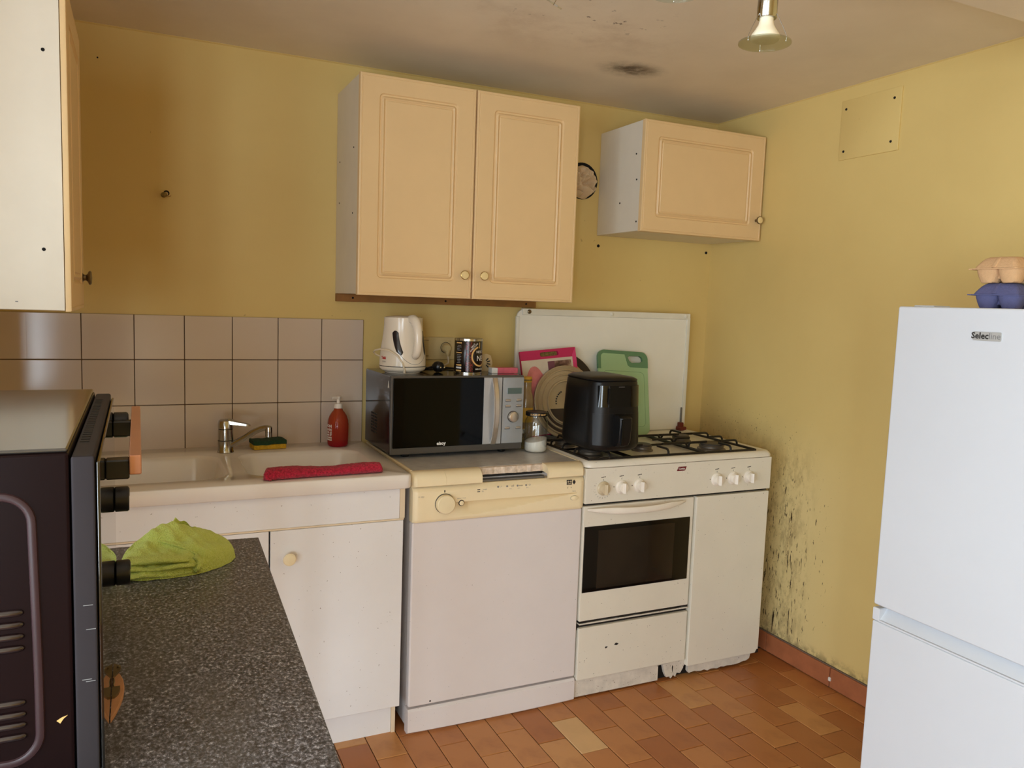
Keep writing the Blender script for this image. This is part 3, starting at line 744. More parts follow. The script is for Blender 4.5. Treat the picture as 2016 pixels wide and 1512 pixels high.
def handle(b):
    rings = []
    for k in range(25):
        t = k/24; x = .632+.412*t; a = math.sin(PI*t); yo = dy-.004-.034*a**.75; hh = .003+.0085*min(1, a*1.6)**.8; z = .683-.007*a+.010*(t-.5)*0
        rings.append([(x, yo+.006*math.cos(q)*(.4+.6*a), z+hh*math.sin(q)) for q in [2*PI*m/12 for m in range(12)]])
    b.loft(rings)
    for t in (.12, .88):
        x = .632+.412*t; a = math.sin(PI*t); b.box(x-.012, x+.012, dy-.004-.030*a**.75, dy+.001, .676, .684, .002, 1)
part('handle', 'stove_knob', ov, handle, sharp=60)
part('rust_strip', 'gap', st, lambda b: b.loft([[(x,-.566,.281+q),(x,-.584,.2805+q),(x,-.584,.2875),(x,-.566,.2875)] for x, q in [(SX0+.003+.462*k/18, rnd.uniform(-.002,.0018)) for k in range(19)]]))
pbox('bright_rail', 'stove_rust', st, SX0+.003, 1.086, -.586, -.561, .2735, .2785, .001, 1)
pbox('dark_gap', 'gap', st, SX0+.002, 1.086, -.574, -.559, .252, .274)
dwr = pbox('drawer', 'stove', st, SX0+.002, 1.087, dy, -.561, .072, .262, .004, 2)
for x, z, r_ in ((.737,.178,.0042), (.779,.184,.0062)):
    part('paint_chip', 'gap', dwr, lambda b: b.prism([(x+r_*q*math.cos(a), z+r_*p*math.sin(a)) for a, q, p in [(2*PI*k/9, rnd.uniform(.8,1.5), rnd.uniform(.5,1.1)) for k in range(9)]], dy-.0008, dy+.001))
for k in range(9):
    x, z = rnd.uniform(.64,1.07), rnd.uniform(.085,.25); part('speck', 'gap', dwr, lambda b: b.box(x, x+rnd.uniform(.001,.003), dy-.0006, dy+.001, z, z+.0012))
bd = pbox('bottle_door', 'stove', st, 1.0945, SX1-.003, -.592, -.561, .048, .6945, .004, 2)
part('chip_mark', 'gap', bd, lambda b: b.prism([(1.420,.049),(1.4365,.049),(1.4365,.062),(1.429,.064),(1.423,.055)], -.5926, -.590))
pbox('plinth', 'stove_rust', st, SX0+.002, .978, -.572, -.560, .006, .068, .001, 1)
part('plinth_broken_piece', 'stove_rust', st, lambda b: b.prism([(.996,.066),(1.006,.030),(1.016,.012),(1.030,.014),(1.036,.004),(1.046,.016),(1.056,.007),(1.062,.022),(1.078,.018),(1.090,.036),(1.096,.050),(1.094,.068)], -.574, -.562), sharp=20)
part('plinth_crack', 'gap', st, lambda b: b.prism([(1.040,.055),(1.0435,.050),(1.042,.036),(1.044,.024),(1.040,.034),(1.0385,.045)], -.5746, -.573))
rag = [(1.112,.050),(1.112,.020),(1.118,.012)]+[(1.126+.0158*k, .010+rnd.uniform(-.004,.006)) for k in range(18)]+[(1.398,.018),(1.408,.022),(1.412,.034),(1.414,.050)]
part('plinth_ragged_piece', 'stove_rust', st, lambda b: b.prism(rag, -.576, -.562), sharp=20)
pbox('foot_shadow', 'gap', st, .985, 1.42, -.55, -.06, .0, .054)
# knobs
KZ = .7545
for n_, x in enumerate((.690, .763, .838, 1.179, 1.255, 1.331)):
    kn = part('knob', 'stove_knob_old' if n_ == 0 else 'stove_knob', st, lambda b: b.lathe([(.0245,-.591),(.0245,-.595),(.0225,-.5975),(.0185,-.599),(.0180,-.607),(.0165,-.6125),(.012,-.6135),(.001,-.6135)], (x,KZ), 28, 'y'))
    part('grip', 'stove_knob_old' if n_ == 0 else 'stove_knob', kn, lambda b: b.loft([[(x-wx,y,KZ-.0175), (x+wx,y,KZ-.0175), (x+wx,y,KZ+.0175), (x-wx,y,KZ+.0175)] for y, wx in ((-.6120,.0068),(-.618,.0050),(-.6225,.0012))]))
    pbox('mark', 'ink', st, x-.0005, x+.0005, -.5927, -.591, KZ+.027, KZ+.032)
    part('symbol', 'ink', st, lambda b: [b.prism([(x-.010+.006*q+.001, KZ+.0365+.0008*q), (x-.0055+.006*q, KZ+.0365+.0008*q), (x-.004+.006*q, KZ+.0395+.0008*q), (x-.0085+.006*q, KZ+.0395+.0008*q)], -.5926, -.591) for q in range(3)])
    if n_: part('dot', 'ink', st, lambda b: b.lathe([(.0004,-.5926),(.0017,-.5926),(.0017,-.591)], (x-.030,KZ+.002), 8, 'y'))
for k in range(11):
    a = PI*(.82+.95*k/10); x, z = .690+.0315*math.cos(a), KZ+.0315*math.sin(a)
    part('dial_mark', 'ink', st, lambda b: b.prism([(x-.0004, z), (x+.0004, z), (x+.0004+.005*math.cos(a), z+.005*math.sin(a)), (x-.0004+.005*math.cos(a), z+.005*math.sin(a))], -.5926, -.591))
lg = part('logo_plate', 'maroonlogo', st, lambda b: b.prism([(.996,.7965),(1.030,.7965),(1.034,.8010),(1.038,.8115),(1.003,.8115)], -.5928, -.591))
text('lettering', 'Curtiss', .0095, 'inkwhite', lg, front(1.017,-.5932,.8040), .0003)
# raised lid with trim
ld = part('lid', 'lid', st, lambda b: b.loft([[(x,y,z) for x, z in rrect(.600+i, 1.434-i, .848+i, 1.352-i, .03, 6)] for y, i in ((-.040,0),(-.048,0),(-.050,.002))]))
part('top_trim', 'lidtrim', ld, lambda b: b.box(.620, 1.434, -.057, -.036, 1.330, 1.356, .004, 2))
part('side_trim', 'lidtrim', ld, lambda b: b.box(1.418, 1.436, -.056, -.036, .868, 1.340, .004, 2)); part('side_trim', 'lidtrim', ld, lambda b: b.box(.596, .611, -.053, -.038, .868, 1.325, .003, 2))
for x in (.648, 1.03, 1.408): part('trim_screw', 'bronze' if x < .7 else 'lidtrim', ld, lambda b: b.lathe([(.0085,-.0565),(.0085,-.0595),(.006,-.0615),(.001,-.062)], (x,1.3435), 14, 'y'))
part('stay_rod', 'steelgrey', ld, lambda b: b.box(1.411, 1.417, -.059, -.050, .86, .945, .002, 1))
part('hinge', 'redpaint', st, lambda b: (b.box(1.392, 1.424, -.085, -.050, .846, .862, .002, 1), b.box(1.398, 1.418, -.072, -.052, .860, .880, .002, 1)))
# burners and pan supports
for x, y, r_ in ((.708,-.462,.043), (.955,-.430,.036), (1.240,-.478,.048), (1.235,-.295,.036), (.708,-.275,.036), (.955,-.275,.028)):
    bu = part('burner', 'burner_al', st, lambda b: b.lathe([(r_*1.12,.844),(r_*1.12,.848),(r_*.96,.852),(r_*.96,.859),(r_*1.02,.861),(r_*.98,.863),(r_*.3,.8635)], (x,y), 30))
    part('burner_cap', 'burner', bu, lambda b: b.lathe([(r_*.9,.863),(r_*.92,.867),(r_*.84,.870),(.001,.8705)], (x,y), 30))
def grate(x0, x1, y0, y1, rc):
    def f(b):
        rz = .853; r_ = .0044
        b.tube([(x0,y0,rz),(x1,y0,rz),(x1,y1,rz),(x0,y1,rz)], r_*1.15, 6, True)
        def finger(p, d, L):
            px, py = p; dx_, dy_ = d
            b.tube([(px,py,rz),(px+dx_*.002,py+dy_*.002,rz+.012),(px+dx_*.008,py+dy_*.008,rz+.0187),(px+dx_*.016,py+dy_*.016,rz+.020),(px+dx_*L,py+dy_*L,rz+.020)], r_, 6)
        xm = (x0+x1)/2
        for yc in rc:
            finger((x0,yc), (1,0), (x1-x0)*.36); finger((x1,yc), (-1,0), (x1-x0)*.36)
        for yy in ((rc[0]+rc[1])/2,):
            finger((x0,yy), (1,0), (x1-x0)*.30); finger((x1,yy), (-1,0), (x1-x0)*.30)
        finger((xm,y0), (0,1), .07); finger((xm,y1), (0,-1), .07)
        b.tube([(x0,(y0+y1)/2,rz),(x1,(y0+y1)/2,rz)], r_, 6)
    return f
for x0, x1 in ((.640,.806), (.812,1.130), (1.137,1.372)):
    part('pan_support', 'castiron', st, grate(x0, x1, -.572, -.195, (-.470,-.295)))
# ------------------------------------------------------------------ fridge
fr = thing('fridge_freezer', 'tall white fridge-freezer standing at the right against the yellow wall', 'fridge', (1.25, -1.77, 0))
FX, FY0, FY1, FZ = .955, -2.042, -1.486, 1.400
pbox('body', 'fridge', fr, FX+.058, XR-.02, FY0+.003, FY1-.003, .02, FZ-.002, .005, 2)
pbox('upper_door', 'fridge', fr, FX, FX+.055, FY0, FY1, .640, FZ, .005, 3)
def lowdoor(b):
    b.box(FX, FX+.055, FY0, FY1, .05, .598, .005, 3)
ldr = part('lower_door', 'fridge', fr, lowdoor)
def grip(b):
    # sloping grip channel closed at both ends
    b.box(FX, FX+.054, FY1-.020, FY1, .599, .632, .002, 1); b.box(FX, FX+.054, FY0, FY0+.020, .599, .632, .002, 1)
    b.loft([[(FX+.0005,y,.599),(FX+.0005,y,.603),(FX+.006,y,.6035),(FX+.030,y,.632),(FX+.054,y,.632),(FX+.054,y,.599)] for y in (FY0+.019, FY1-.019)])
part('grip', 'fridge', ldr, grip)
pbox('foot', 'black', fr, FX+.08, FX+.12, FY1-.08, FY1-.04, 0, .02); pbox('foot', 'black', fr, FX+.08, FX+.12, FY0+.04, FY0+.08, 0, .02)
pbox('foot', 'black', fr, XR-.12, XR-.08, FY1-.08, FY1-.04, 0, .02); pbox('foot', 'black', fr, XR-.12, XR-.08, FY0+.04, FY0+.08, 0, .02)
part('hinge_cover', 'fridge', fr, lambda b: b.box(FX+.03, FX+.09, FY1-.075, FY1-.02, FZ-.001, FZ+.004, .002, 1))
bg_ = part('badge', 'badge', fr, lambda b: b.loft([[(x,y,z) for y, z in rrect(-1.753,-1.688,1.3275,1.3475,.003,3)] for x in (FX+.001, FX-.0025)]))
text('lettering', 'Selec', .0195, 'ink', bg_, leftface(FX-.003,-1.7050,1.338), .0005); text('lettering', 'line', .0195, 'inkgrey', bg_, leftface(FX-.003,-1.7390,1.338))
# ------------------------------------------------------------------ left counter, mini oven and what lies there
ct = thing('countertop', 'speckled grey stone-look countertop in the left foreground', 'countertop', (-.9, -2.0, .862))
def slab(b):
    P_ = [(-.535,-1.281),(-1.195,-1.238),(-1.195,-2.20),(-.565,-2.20)]
    def off(i): 
        c = (-.87,-1.74); return [(x+(c[0]-x)*i/.33, y+(c[1]-y)*i/.46) for x, y in P_]
    b.loft([[(x,y,z) for x, y in off(i)] for i, z in ((.002,.862),(0,.864),(0,.894),(.0015,.8985),(.006,.9))])
part('slab', 'stone', ct, slab, sharp=60)
for x in (-1.13, -.63):
    for y in (-1.35, -2.12): part('leg', 'steelgrey', ct, lambda b: b.lathe([(.028,0),(.028,.006),(.020,.008),(.020,.855),(.032,.857),(.032,.8625)], (x,y), 18))
# mini oven
mo = thing('mini_oven', 'dark glossy mini oven at the far left foreground with copper handle and black knobs', 'oven', (-.97, -1.82, .9))
OY0, OY1, OX = -2.060, -1.580, -.8025
part('case', 'ovcase', mo, lambda b: b.box(-1.15, OX, OY0, OY1, .912, 1.2262, .004, 2))
pbox('top_plate', 'ovtop', mo, -1.148, OX-.002, OY0+.003, OY1-.003, 1.2258, 1.2295, .0015, 1)
def rib(b):
    pts = [(-1.02,1.189), (-.862,1.189)]
    cx, cz, r_ = -.858, 1.1640, .025
    for k in range(9): a = PI/2-PI/2*k/8; pts.append((cx+r_*math.cos(a), cz+r_*math.sin(a)))
    pts += [(-.8318,1.1), (-.8305,1.02)]
    for k in range(9): a = -PI/2*k/8; pts.append((-.8555+.025*math.cos(a), .967+.025*math.sin(a)))
    pts += [(-1.02,.942)]
    b.tube([(x, OY0+.0005, z) for x, z in pts], [.0042]*len(pts), 8, sx=.7)
part('rib', 'ovrib', mo, rib)
for z in (1.083,1.072,1.061,1.050,.999,.988,.978,.967):
    part('vent_louvre', 'ovlouvre', mo, lambda b: b.loft([[(x, OY0+.0005-h_*s_, z+.0036*c_*w_) for c_, s_ in [(math.cos(PI*k/6), math.sin(PI*k/6)) for k in range(7)]] for x, h_, w_ in ((-.990,.0002,.4),(-.985,.003,.9),(-.852,.0046,1),(-.846,.0044,.95),(-.8425,.0030,.75),(-.8405,.0004,.35))], ), sharp=80)
part('front_frame', 'ovframe', mo, lambda b: b.box(OX+.0008, -.7825, OY0-.002, OY1+.001, .906, 1.2225, .0025, 2))
vs = None
for k in range(24):
    y = -1.650-.0145*k
    if vs is None: vs = pbox('vent_slot', 'gap', mo, -.7985, -.7905, y-.0030, y+.0030, 1.2215, 1.2231); y00 = y
    else: copypart(vs, mo, dy=y-y00)
gd = part('door_glass', 'ovmirror', mo, lambda b: b.box(-.7815, -.7785, OY0+.001, OY1-.001, .909, 1.2165, .0008, 1))
for z in (1.183, 1.076, .968):
    kn = part('knob', 'black', mo, lambda b: b.lathe([(.0165,-.7783),(.0180,-.7770),(.0180,-.762),(.0165,-.7598),(.001,-.7595)], (-1.625,z), 28, 'x'))
    part('pointer', 'inkgrey', kn, lambda b: b.box(-.7597, -.7590, -1.6258, -1.6242, z+.004, z+.015))
for y in (-1.648, -1.925): part('handle_post', 'black', mo, lambda b: b.box(-.7785, -.7555, y-.010, y+.010, 1.1715, 1.1925, .0015, 1))
part('handle', 'copper', mo, lambda b: b.box(-.7558, -.7438, -1.952, -1.560, 1.1795, 1.2005, .0015, 2))
for y in (OY0+.04, OY1-.04):
    for x in (-1.12, -.83): part('foot', 'black', mo, lambda b: b.lathe([(.010,.9002),(.012,.904),(.012,.913)], (x,y), 14))
for x, z in ((-.790,1.083),(-.788,1.060),(-.792,1.012),(-.789,1.010)):
    pbox('scratch', 'inkgrey', mo, x-.004, x+.004, OY0-.0024, OY0-.0015, z, z+.0006)
part('paint_chip', 'inkgold', mo, lambda b: b.prism([(-.8175,.976),(-.8135,.9785),(-.8085,.980),(-.812,.977),(-.8145,.973)], OY0-.0006, OY0+.001))
# leaf shaped wooden fob against the oven glass
tg = thing('wooden_tag', 'small leaf-shaped wooden tag with old brass fitting, lying against the mini oven glass', 'tag', (-.773, -1.87, .9))
def leaf(b):
    E = [(-1.812,.0035),(-1.822,.0075),(-1.838,.0112),(-1.858,.0128),(-1.880,.0118),(-1.900,.0088),(-1.918,.0050),(-1.934,.0004)]
    poly = [(-.7778, y) for y, _ in E[::-1]]; poly = [(-.7778,-1.812)]+[(-.7778+w_, y) for y, w_ in E]+[(-.7778,-1.934)]
    b.loft([[(x,y,.9004) for x, y in poly], [(x,y,.9042) for x, y in poly], [(-.7778+(x+.7778)*.93,-1.87+(y+1.87)*.97,.9054) for x, y in poly]])
part('leaf', 'wood_tag', tg, leaf)
part('ornament', 'tag_metal', tg, lambda b: (b.prism([(-.7778,-1.796),(-.7735,-1.801),(-.7700,-1.804),(-.7690,-1.811),(-.7705,-1.818),(-.7745,-1.828),(-.7778,-1.836)], .9052, .9078, 'xy'), b.lathe([(.0018,.907),(.0020,.909),(.0008,.9096)], (-.7718,-1.809), 10)))
part('chain', 'tag_metal', tg, lambda b: b.tube([(-.7768,-1.836,.9065),(-.7760,-1.846,.9070),(-.7768,-1.855,.9065),(-.7755,-1.862,.9068)], .0009, 6))
part('pendant', 'tag_metal', tg, lambda b: b.prism([(-.7778,-1.862),(-.7695,-1.862),(-.7692,-1.871),(-.7712,-1.880),(-.7748,-1.887),(-.7778,-1.887)], .9052, .9085, 'xy'))
# lime cloth
cl = thing('cleaning_cloth', 'crumpled lime green microfibre cloth lying on the grey countertop', 'cloth', (-.68, -1.40, .9))
def cloth(b):
    # footprint in plan; height field of folds, closed at the bottom
    C = (-.690,-1.395)
    R = [(0,.099),(20,.100),(45,.098),(75,.082),(100,.078),(130,.090),(155,.090),(178,.088),(200,.094),(215,.104),(232,.098),(250,.085),(270,.080),(290,.080),(310,.081),(330,.087),(345,.094),(360,.099)]
    def rad(a):
        a %= 360
        for (a0,r0),(a1,r1) in zip(R, R[1:]):
            if a0 <= a <= a1:
                t = (a-a0)/(a1-a0); t = t*t*(3-2*t); return r0+(r1-r0)*t
    def f(u, v):
        a = u*360; ar = math.radians(a); rr = rad(a); s_ = v
        x = C[0]+rr*s_*math.cos(ar); y = C[1]+rr*s_*math.sin(ar)
        edge = max(0., 1-s_**5)**.5
        h = .035*edge+.006*edge*math.exp(-((x+.742)**2/.0006+(y+1.385)**2/.0010))
        h += .020*edge*math.exp(-((x+.700)**2/.0012+(y+1.362)**2/.0009))           # hump under the corner
        h += .006*edge*math.exp(-((x+.655)**2/.0016+(y+1.365)**2/.0012))
        h -= .012*edge*math.exp(-((x+.622)**2/.0004+(y+1.395)**2/.0005))            # dimple of the right lobe
        d = ((x+.735)*.66+(y+1.372)*.75)                                             # long diagonal hem
        side = (x+.735)*.75-(y+1.372)*.66
        h += .0065*edge*(1/(1+math.exp(-d/.0022))-.5)*2*(1 if side > -.02 else .2)
        h += .0025*edge*math.sin(side*160+d*40)*math.exp(-(d/.03)**2)
        q = x*math.cos(.45)+y*math.sin(.45); h += .0012*edge*math.sin(q*330)
        h += .004*edge*noise.noise(Vector((x*28,y*28,3)))+.0015*edge*noise.noise(Vector((x*90,y*90,1)))
        return (x, y, .9006+max(h, .0))
    b.grid(f, 120, 44)
part('folded_sheet', 'lime', cl, cloth, sharp=180)
def flap(b):
    # the turned-up corner
    def f(u, v):
        base0 = Vector((-.716,-1.372,.938)); base1 = Vector((-.640,-1.352,.932)); tip = Vector((-.689,-1.352,.969))
        p = base0.lerp(base1, u); t = tip.lerp(Vector((-.655,-1.350,.948)), max(0,u-.15)/.85)
        q = p.lerp(t, v); q.y += .006*math.sin(PI*v)*math.sin(PI*u)-.003*math.sin(u*9); q.z += .002*math.sin(u*14)*v
        return q
    b.grid(f, 24, 12); b.grid(lambda u, v: f(u, v)+Vector((.001,.004,-.0015)), 24, 12)
part('corner', 'lime', cl, flap, sharp=180)
def layers(b):
    for k, (y0, z0, x1, wy) in enumerate(((-1.470,.9065,-.668,.020), (-1.466,.917,-.664,.018), (-1.458,.9275,-.672,.017))):
        rings = []
        for m in range(26):
            t = m/25; x = -.768+(x1+.768)*t; w_ = wy*(1-.55*max(0,t-.6)/.4); hh = .0052*(1-.5*max(0,t-.75)/.25)
            yy = y0+.006*math.sin(t*3+k)-.008*t*(1-t)*2; zz = z0+.0015*math.sin(t*7+k*2)-.004*max(0,t-.7)
            rings.append([(x, yy+.5*w_+w_*math.cos(q), max(.9008, zz+hh*math.sin(q)*(1+.25*math.sin(5*q+x*60)))) for q in [2*PI*j/16 for j in range(16)]])
        b.loft(rings)
    b.tube([(-.664,-1.470,.9075),(-.656,-1.470,.912),(-.655,-1.462,.919),(-.662,-1.452,.926)], .0055, 10)
part('folded_layers', 'lime', cl, layers, sharp=180)
def hems(b):
    b.tube([(-.735,-1.372,.9385),(-.715,-1.392,.9405),(-.695,-1.410,.9385),(-.675,-1.428,.934),(-.660,-1.443,.928),(-.652,-1.456,.919)], [.001,.0018,.002,.002,.002,.0014], 8)
    b.tube([(-.712,-1.376,.9455),(-.700,-1.373,.949),(-.685,-1.371,.950),(-.668,-1.374,.946)], .0015, 6)
    for k in range(11):
        x = -.725+.0055*k; b.tube([(x,-1.379,.945+.0004*k-.00006*k*k),(x+.002,-1.372,.9485+.0004*k-.00006*k*k)], .0009, 6)
part('hem', 'lime', cl, hems, sharp=180)
# ------------------------------------------------------------------ on the sink
sb = thing('soap_bottle', 'red-orange translucent pump soap bottle on the sink edge beside the tiles', 'bottle', (-.108, -.090, .848))
SB = (-.108,-.090)
part('bottle', 'soap', sb, lambda b: b.lathe([(.001,.8485),(.030,.8485),(.0345,.852),(.0365,.858),(.0372,.90),(.0372,.926),(.0355,.942),(.0305,.957),(.0235,.968),(.0175,.975),(.0150,.980),(.0140,.984),(.0140,.9845),(.001,.9845)], SB, 36), sharp=60)
part('collar', 'pumpwhite', sb, lambda b: b.lathe([(.0150,.9838),(.0158,.985),(.0146,.9985),(.0140,1.0005),(.006,1.001)], SB, 24))
part('pump_stem', 'pumpwhite', sb, lambda b: b.lathe([(.0062,1.000),(.0060,1.0155)], SB, 16))
def pumphead(b):
    x, y = SB; b.lathe([(.0058,1.0140),(.0072,1.0165),(.0082,1.0235),(.0060,1.0262),(.001,1.0268)], SB, 20)
    b.tube([(x-.004,y-.002,1.0205),(x-.012,y-.006,1.0218),(x-.021,y-.010,1.0215),(x-.025,y-.012,1.0195)], [.0055,.0048,.0042,.0034], 10)
    b.tube([(x+.004,y+.002,1.0215),(x+.010,y+.005,1.0225)], [.005,.0042], 8)
part('pump_head', 'pumpwhite', sb, pumphead)
part('dip_tube', 'inkred', sb, lambda b: b.lathe([(.0022,.856),(.0022,.983)], SB, 10))
for k, (s_, sz) in enumerate((('SAVON',.0145), ('LIQUIDE',.0098), ('POUR LE',.0098), ('CORPS ET',.0086), ('LES MAINS',.0078), ('MARSEILLE',.0070))):
    z = .9225-[0,.0125,.0225,.0320,.0405,.0480][k]
    text('lettering', s_, sz, 'inkwhite', sb, wrap(SB[0], SB[1], .0376, math.radians(-48), z), .0004, 'RIGHT')
sp = thing('sponge', 'green and yellow scouring sponge on the sink edge behind the tap spout', 'sponge', (-.345, -.070, .848), .10)
part('foam', 'sponge_y', sp, lambda b: b.box(-.055, .055, -.033, .033, .0005, .0175, .003, 2), True)
def scour(b):
    b.loft([[(x, y, z+.0016*math.sin(x*70)+.001*math.sin(x*170)) for y, z in ((-.034,.0172),(-.034,.0295),(-.030,.0315),(.030,.0315),(.034,.0295),(.034,.0172))] for x in [-.056+.112*k/20 for k in range(21)]])
part('scourer', 'sponge_g', sp, scour, True)
tw = thing('dish_towel', 'rolled red terry towel lying along the front edge of the sink', 'towel', (-.25, -.555, .848), .055)
def towel(b):
    rings = []
    n = 180
    for k in range(n+1):
        t = k/n; x = -.178+.352*t; e = min(1, t/.03)**.5*min(1, (1-t)/.03)**.5; e = max(e, .08)
        a, h = .027*(1+.10*math.sin(t*5))*e, .0165*(1-.12*t+.10*math.sin(t*9))*e
        cy = .004*math.sin(t*4); ring = []
        for m in range(26):
            q = 2*PI*m/26; dd = 1+.10*noise.noise(Vector((x*38, math.cos(q)*3, math.sin(q)*3)))+.06*noise.noise(Vector((x*190, math.cos(q)*9, math.sin(q)*9)))
            z = h+h*math.sin(q)*dd; ring.append((x, cy+a*math.cos(q)*dd, max(.0008, z)))
        rings.append(ring)
    b.loft(rings)
part('roll', 'towel', tw, towel, True, 180)
def twend(b):
    for (x, y, z, r_, t_) in ((-.150,-.018,.018,.0165,.010), (-.166,-.010,.012,.0135,.008)):
        b.loft([[(x+r_*.5*math.cos(q)*s_, y+d_+.004*noise.noise(Vector((q,d_*200,1))), z+r_*math.sin(q)*s_*.95) for q in [2*PI*m/20 for m in range(20)]] for d_, s_ in ((-t_,.3),(-t_*.8,.75),(-t_*.3,1),(t_*.5,1),(t_*1.2,.7))])
    b.tube([(-.160,-.020,.004),(-.172,-.022,.010),(-.176,-.018,.020),(-.166,-.014,.0285),(-.155,-.014,.030)], [.004,.006,.006,.005,.003], 10)
part('folded_end', 'towel', tw, twend, True, 180)
# ------------------------------------------------------------------ microwave
mwx = thing('microwave', 'black and silver microwave oven standing on the dishwasher', 'microwave', (.242, -.210, .8465), .012)
HW, D0, D1, Z0, Z1 = .2425, -.155, .155, .0145, .2755
part('case', 'mwbody', mwx, lambda b: b.box(-HW, HW, D0+.016, D1, Z0, Z1, .004, 2), True)
part('front_frame', 'mwtrim', mwx, lambda b: b.box(-HW, HW, D0+.002, D0+.0155, Z0-.001, Z1+.0005, .003, 2), True)
X1, X2 = .0865, .1560
dr_ = part('door', 'gloss', mwx, lambda b: b.box(-HW+.006, X1, D0-.004, D0+.002, Z0+.022, Z1-.006, .0015, 1), True)
part('door_panel', 'silver', mwx, lambda b: b.box(X1+.0004, X2, D0-.0045, D0+.002, Z0+.022, Z1-.006, .0015, 1), True)
def mwhandle(b):
    rings = []
    for k in range(21):
        t = k/20; z = Z0+.022+.232*t; a = math.sin(PI*t)**.8; x = (X1+X2)/2+.004+.006*(1-a)*(1 if t > .5 else -1)*0; y = D0-.005-.028*a; wx = .0095
        rings.append([(x-wx, y-.002, z), (x-wx*.7, y-.0055, z), (x+wx*.7, y-.0055, z), (x+wx, y-.002, z), (x+wx, y+.002, z), (x-wx, y+.002, z)])
    b.loft(rings)
part('handle', 'handle_al', mwx, mwhandle, True, 30)
pl = part('control_panel', 'silver', mwx, lambda b: b.box(X2+.003, HW-.002, D0-.0045, D0+.002, Z0+.022, Z1-.006, .0015, 1), True)
M['silver_gl'] = mat('glossy_silver_panel', (176,180,182), .16, .5); pl.data.materials[0] = M['silver_gl']
part('display', 'lcd', pl, lambda b: b.box(X2+.021, HW-.011, D0-.0056, D0-.004, Z1-.064, Z1-.043), True)
def btn(b, x, z): b.box(x-.0095, x+.0095, D0-.0075, D0-.004, z-.0035, z+.0035, .0015, 1)
for x in (X2+.024, HW-.020):
    for z in (Z1-.086, Z1-.106, Z1-.184):
        part('button', 'handle_al', pl, lambda b: btn(b, x, z), True); part('button_shadow', 'ink', pl, lambda b: b.box(x-.0105, x+.0105, D0-.0052, D0-.004, z-.0048, z-.0030), True)
part('dial', 'handle_al', pl, lambda b: b.lathe([(.0185,D0-.004),(.0185,D0-.014),(.0172,D0-.0165),(.0150,D0-.0175),(.001,D0-.0175)], ((X2+HW)/2+.001,Z1-.145), 30, 'y'), True)
part('dial_seat', 'ink', pl, lambda b: b.lathe([(.0205,D0-.004),(.0205,D0-.0054),(.018,D0-.0056)], ((X2+HW)/2+.001,Z1-.145), 30, 'y'), True)
text('lettering', 'eisoy', .0155, 'inkwhite', dr_, front(-.066, D0-.0046, Z0+.033), .0006, 'CENTER', True)
for x in (-.18, .18):
    for y in (D0+.04, D1-.04): part('foot', 'black', mwx, lambda b: b.lathe([(.012,.0002),(.014,.004),(.014,.0150)], (x,y), 14), True)
vv = None
for r_ in range(7):
    for c_ in range(4):
        if vv is None: vv = part('vent_slot', 'gap', mwx, lambda b: b.box(-HW-.0008, -HW+.0008, .062, .075, .060, .0655), True)
        else: copypart(vv, mwx, dy=-.019*c_, dz=.0108*r_)
part('sticker', 'inkwhite', mwx, lambda b: b.prism([(-.128,.235),(-.116,.235),(-.122,.259)], -HW-.0006, -HW+.0004, 'yz'), True)
MT = .8465+Z1+.0001      # top of the microwave
# kettle on the microwave
kt = thing('kettle', 'white electric kettle with dark water gauges on the left of the microwave top', 'kettle', (.083, -.222, MT), math.radians(10))
part('base', 'kettle', kt, lambda b: b.lathe([(.001,.0005),(.060,.0005),(.062,.004),(.074,.009),(.0795,.016),(.0800,.0235)], n=40), True)
part('base_seam', 'ink', kt, lambda b: b.lathe([(.0803,.0232),(.0806,.0236),(.0806,.0252),(.0803,.0256)], n=40), True)
KP = [(.0800,.0252),(.0796,.040),(.0785,.060),(.0765,.080),(.0735,.100),(.0702,.122),(.0675,.145),(.0662,.165),(.0660,.186),(.0664,.1895)]
def kr(z):
    for (r0,z0),(r1,z1) in zip(KP, KP[1:]):
        if z0 <= z <= z1: return r0+(r1-r0)*(z-z0)/(z1-z0)
    return .0664
part('body', 'kettle', kt, lambda b: b.lathe(KP+[(.0645,.1895),(.0630,.187)], n=48, caps=False), True, 50)
part('lid', 'kettle', kt, lambda b: b.lathe([(.0634,.1850),(.0634,.1888),(.058,.1925),(.03,.1955),(.001,.196)], n=40), True, 50)
def khandle(b):
    pts = [(0,-.055,.186),(0,-.072,.1855),(0,-.089,.178),(0,-.1015,.160),(0,-.1075,.136),(0,-.1085,.110),(0,-.1050,.086),(0,-.0985,.070),(0,-.0900,.0625),(0,-.0800,.0620)]
    b.tube(pts, [.014,.0165,.0160,.0148,.0140,.0138,.0138,.0138,.0125,.006], 16, sx=1.05)
part('handle', 'kettle', kt, khandle, True, 70)
part('switch', 'pumpwhite', kt, lambda b: b.box(-.008, .008, -.090, -.074, .1845, .1935, .003, 2), True)
part('switch_gap', 'ink', kt, lambda b: b.box(-.0055, .0055, -.0875, -.0765, .1930, .1942, .001, 1), True)
def gauge(ph0, ph1, w0):
    def f(b):
        for layer in (.0006,):
            def g(u, v):
                z = .064+.082*v; ph = ph0+(ph1-ph0)*(1-v)**1.6
                hw = w0*(min(1, v*7+.15))*(min(1, (1-v)*9+.30)); r_ = kr(z)+.0012*math.sin(PI*min(1,max(0,u)))**.4+.0004
                a = ph+hw*(u-.5)*2/r_; return (r_*math.sin(a), -r_*math.cos(a), z)
            b.grid(g, 8, 22)
    return f
part('water_gauge', 'kettle_win', kt, gauge(math.radians(-50), math.radians(-31), .0115), True); part('water_gauge', 'kettle_win', kt, gauge(math.radians(47), math.radians(46), .0100), True)
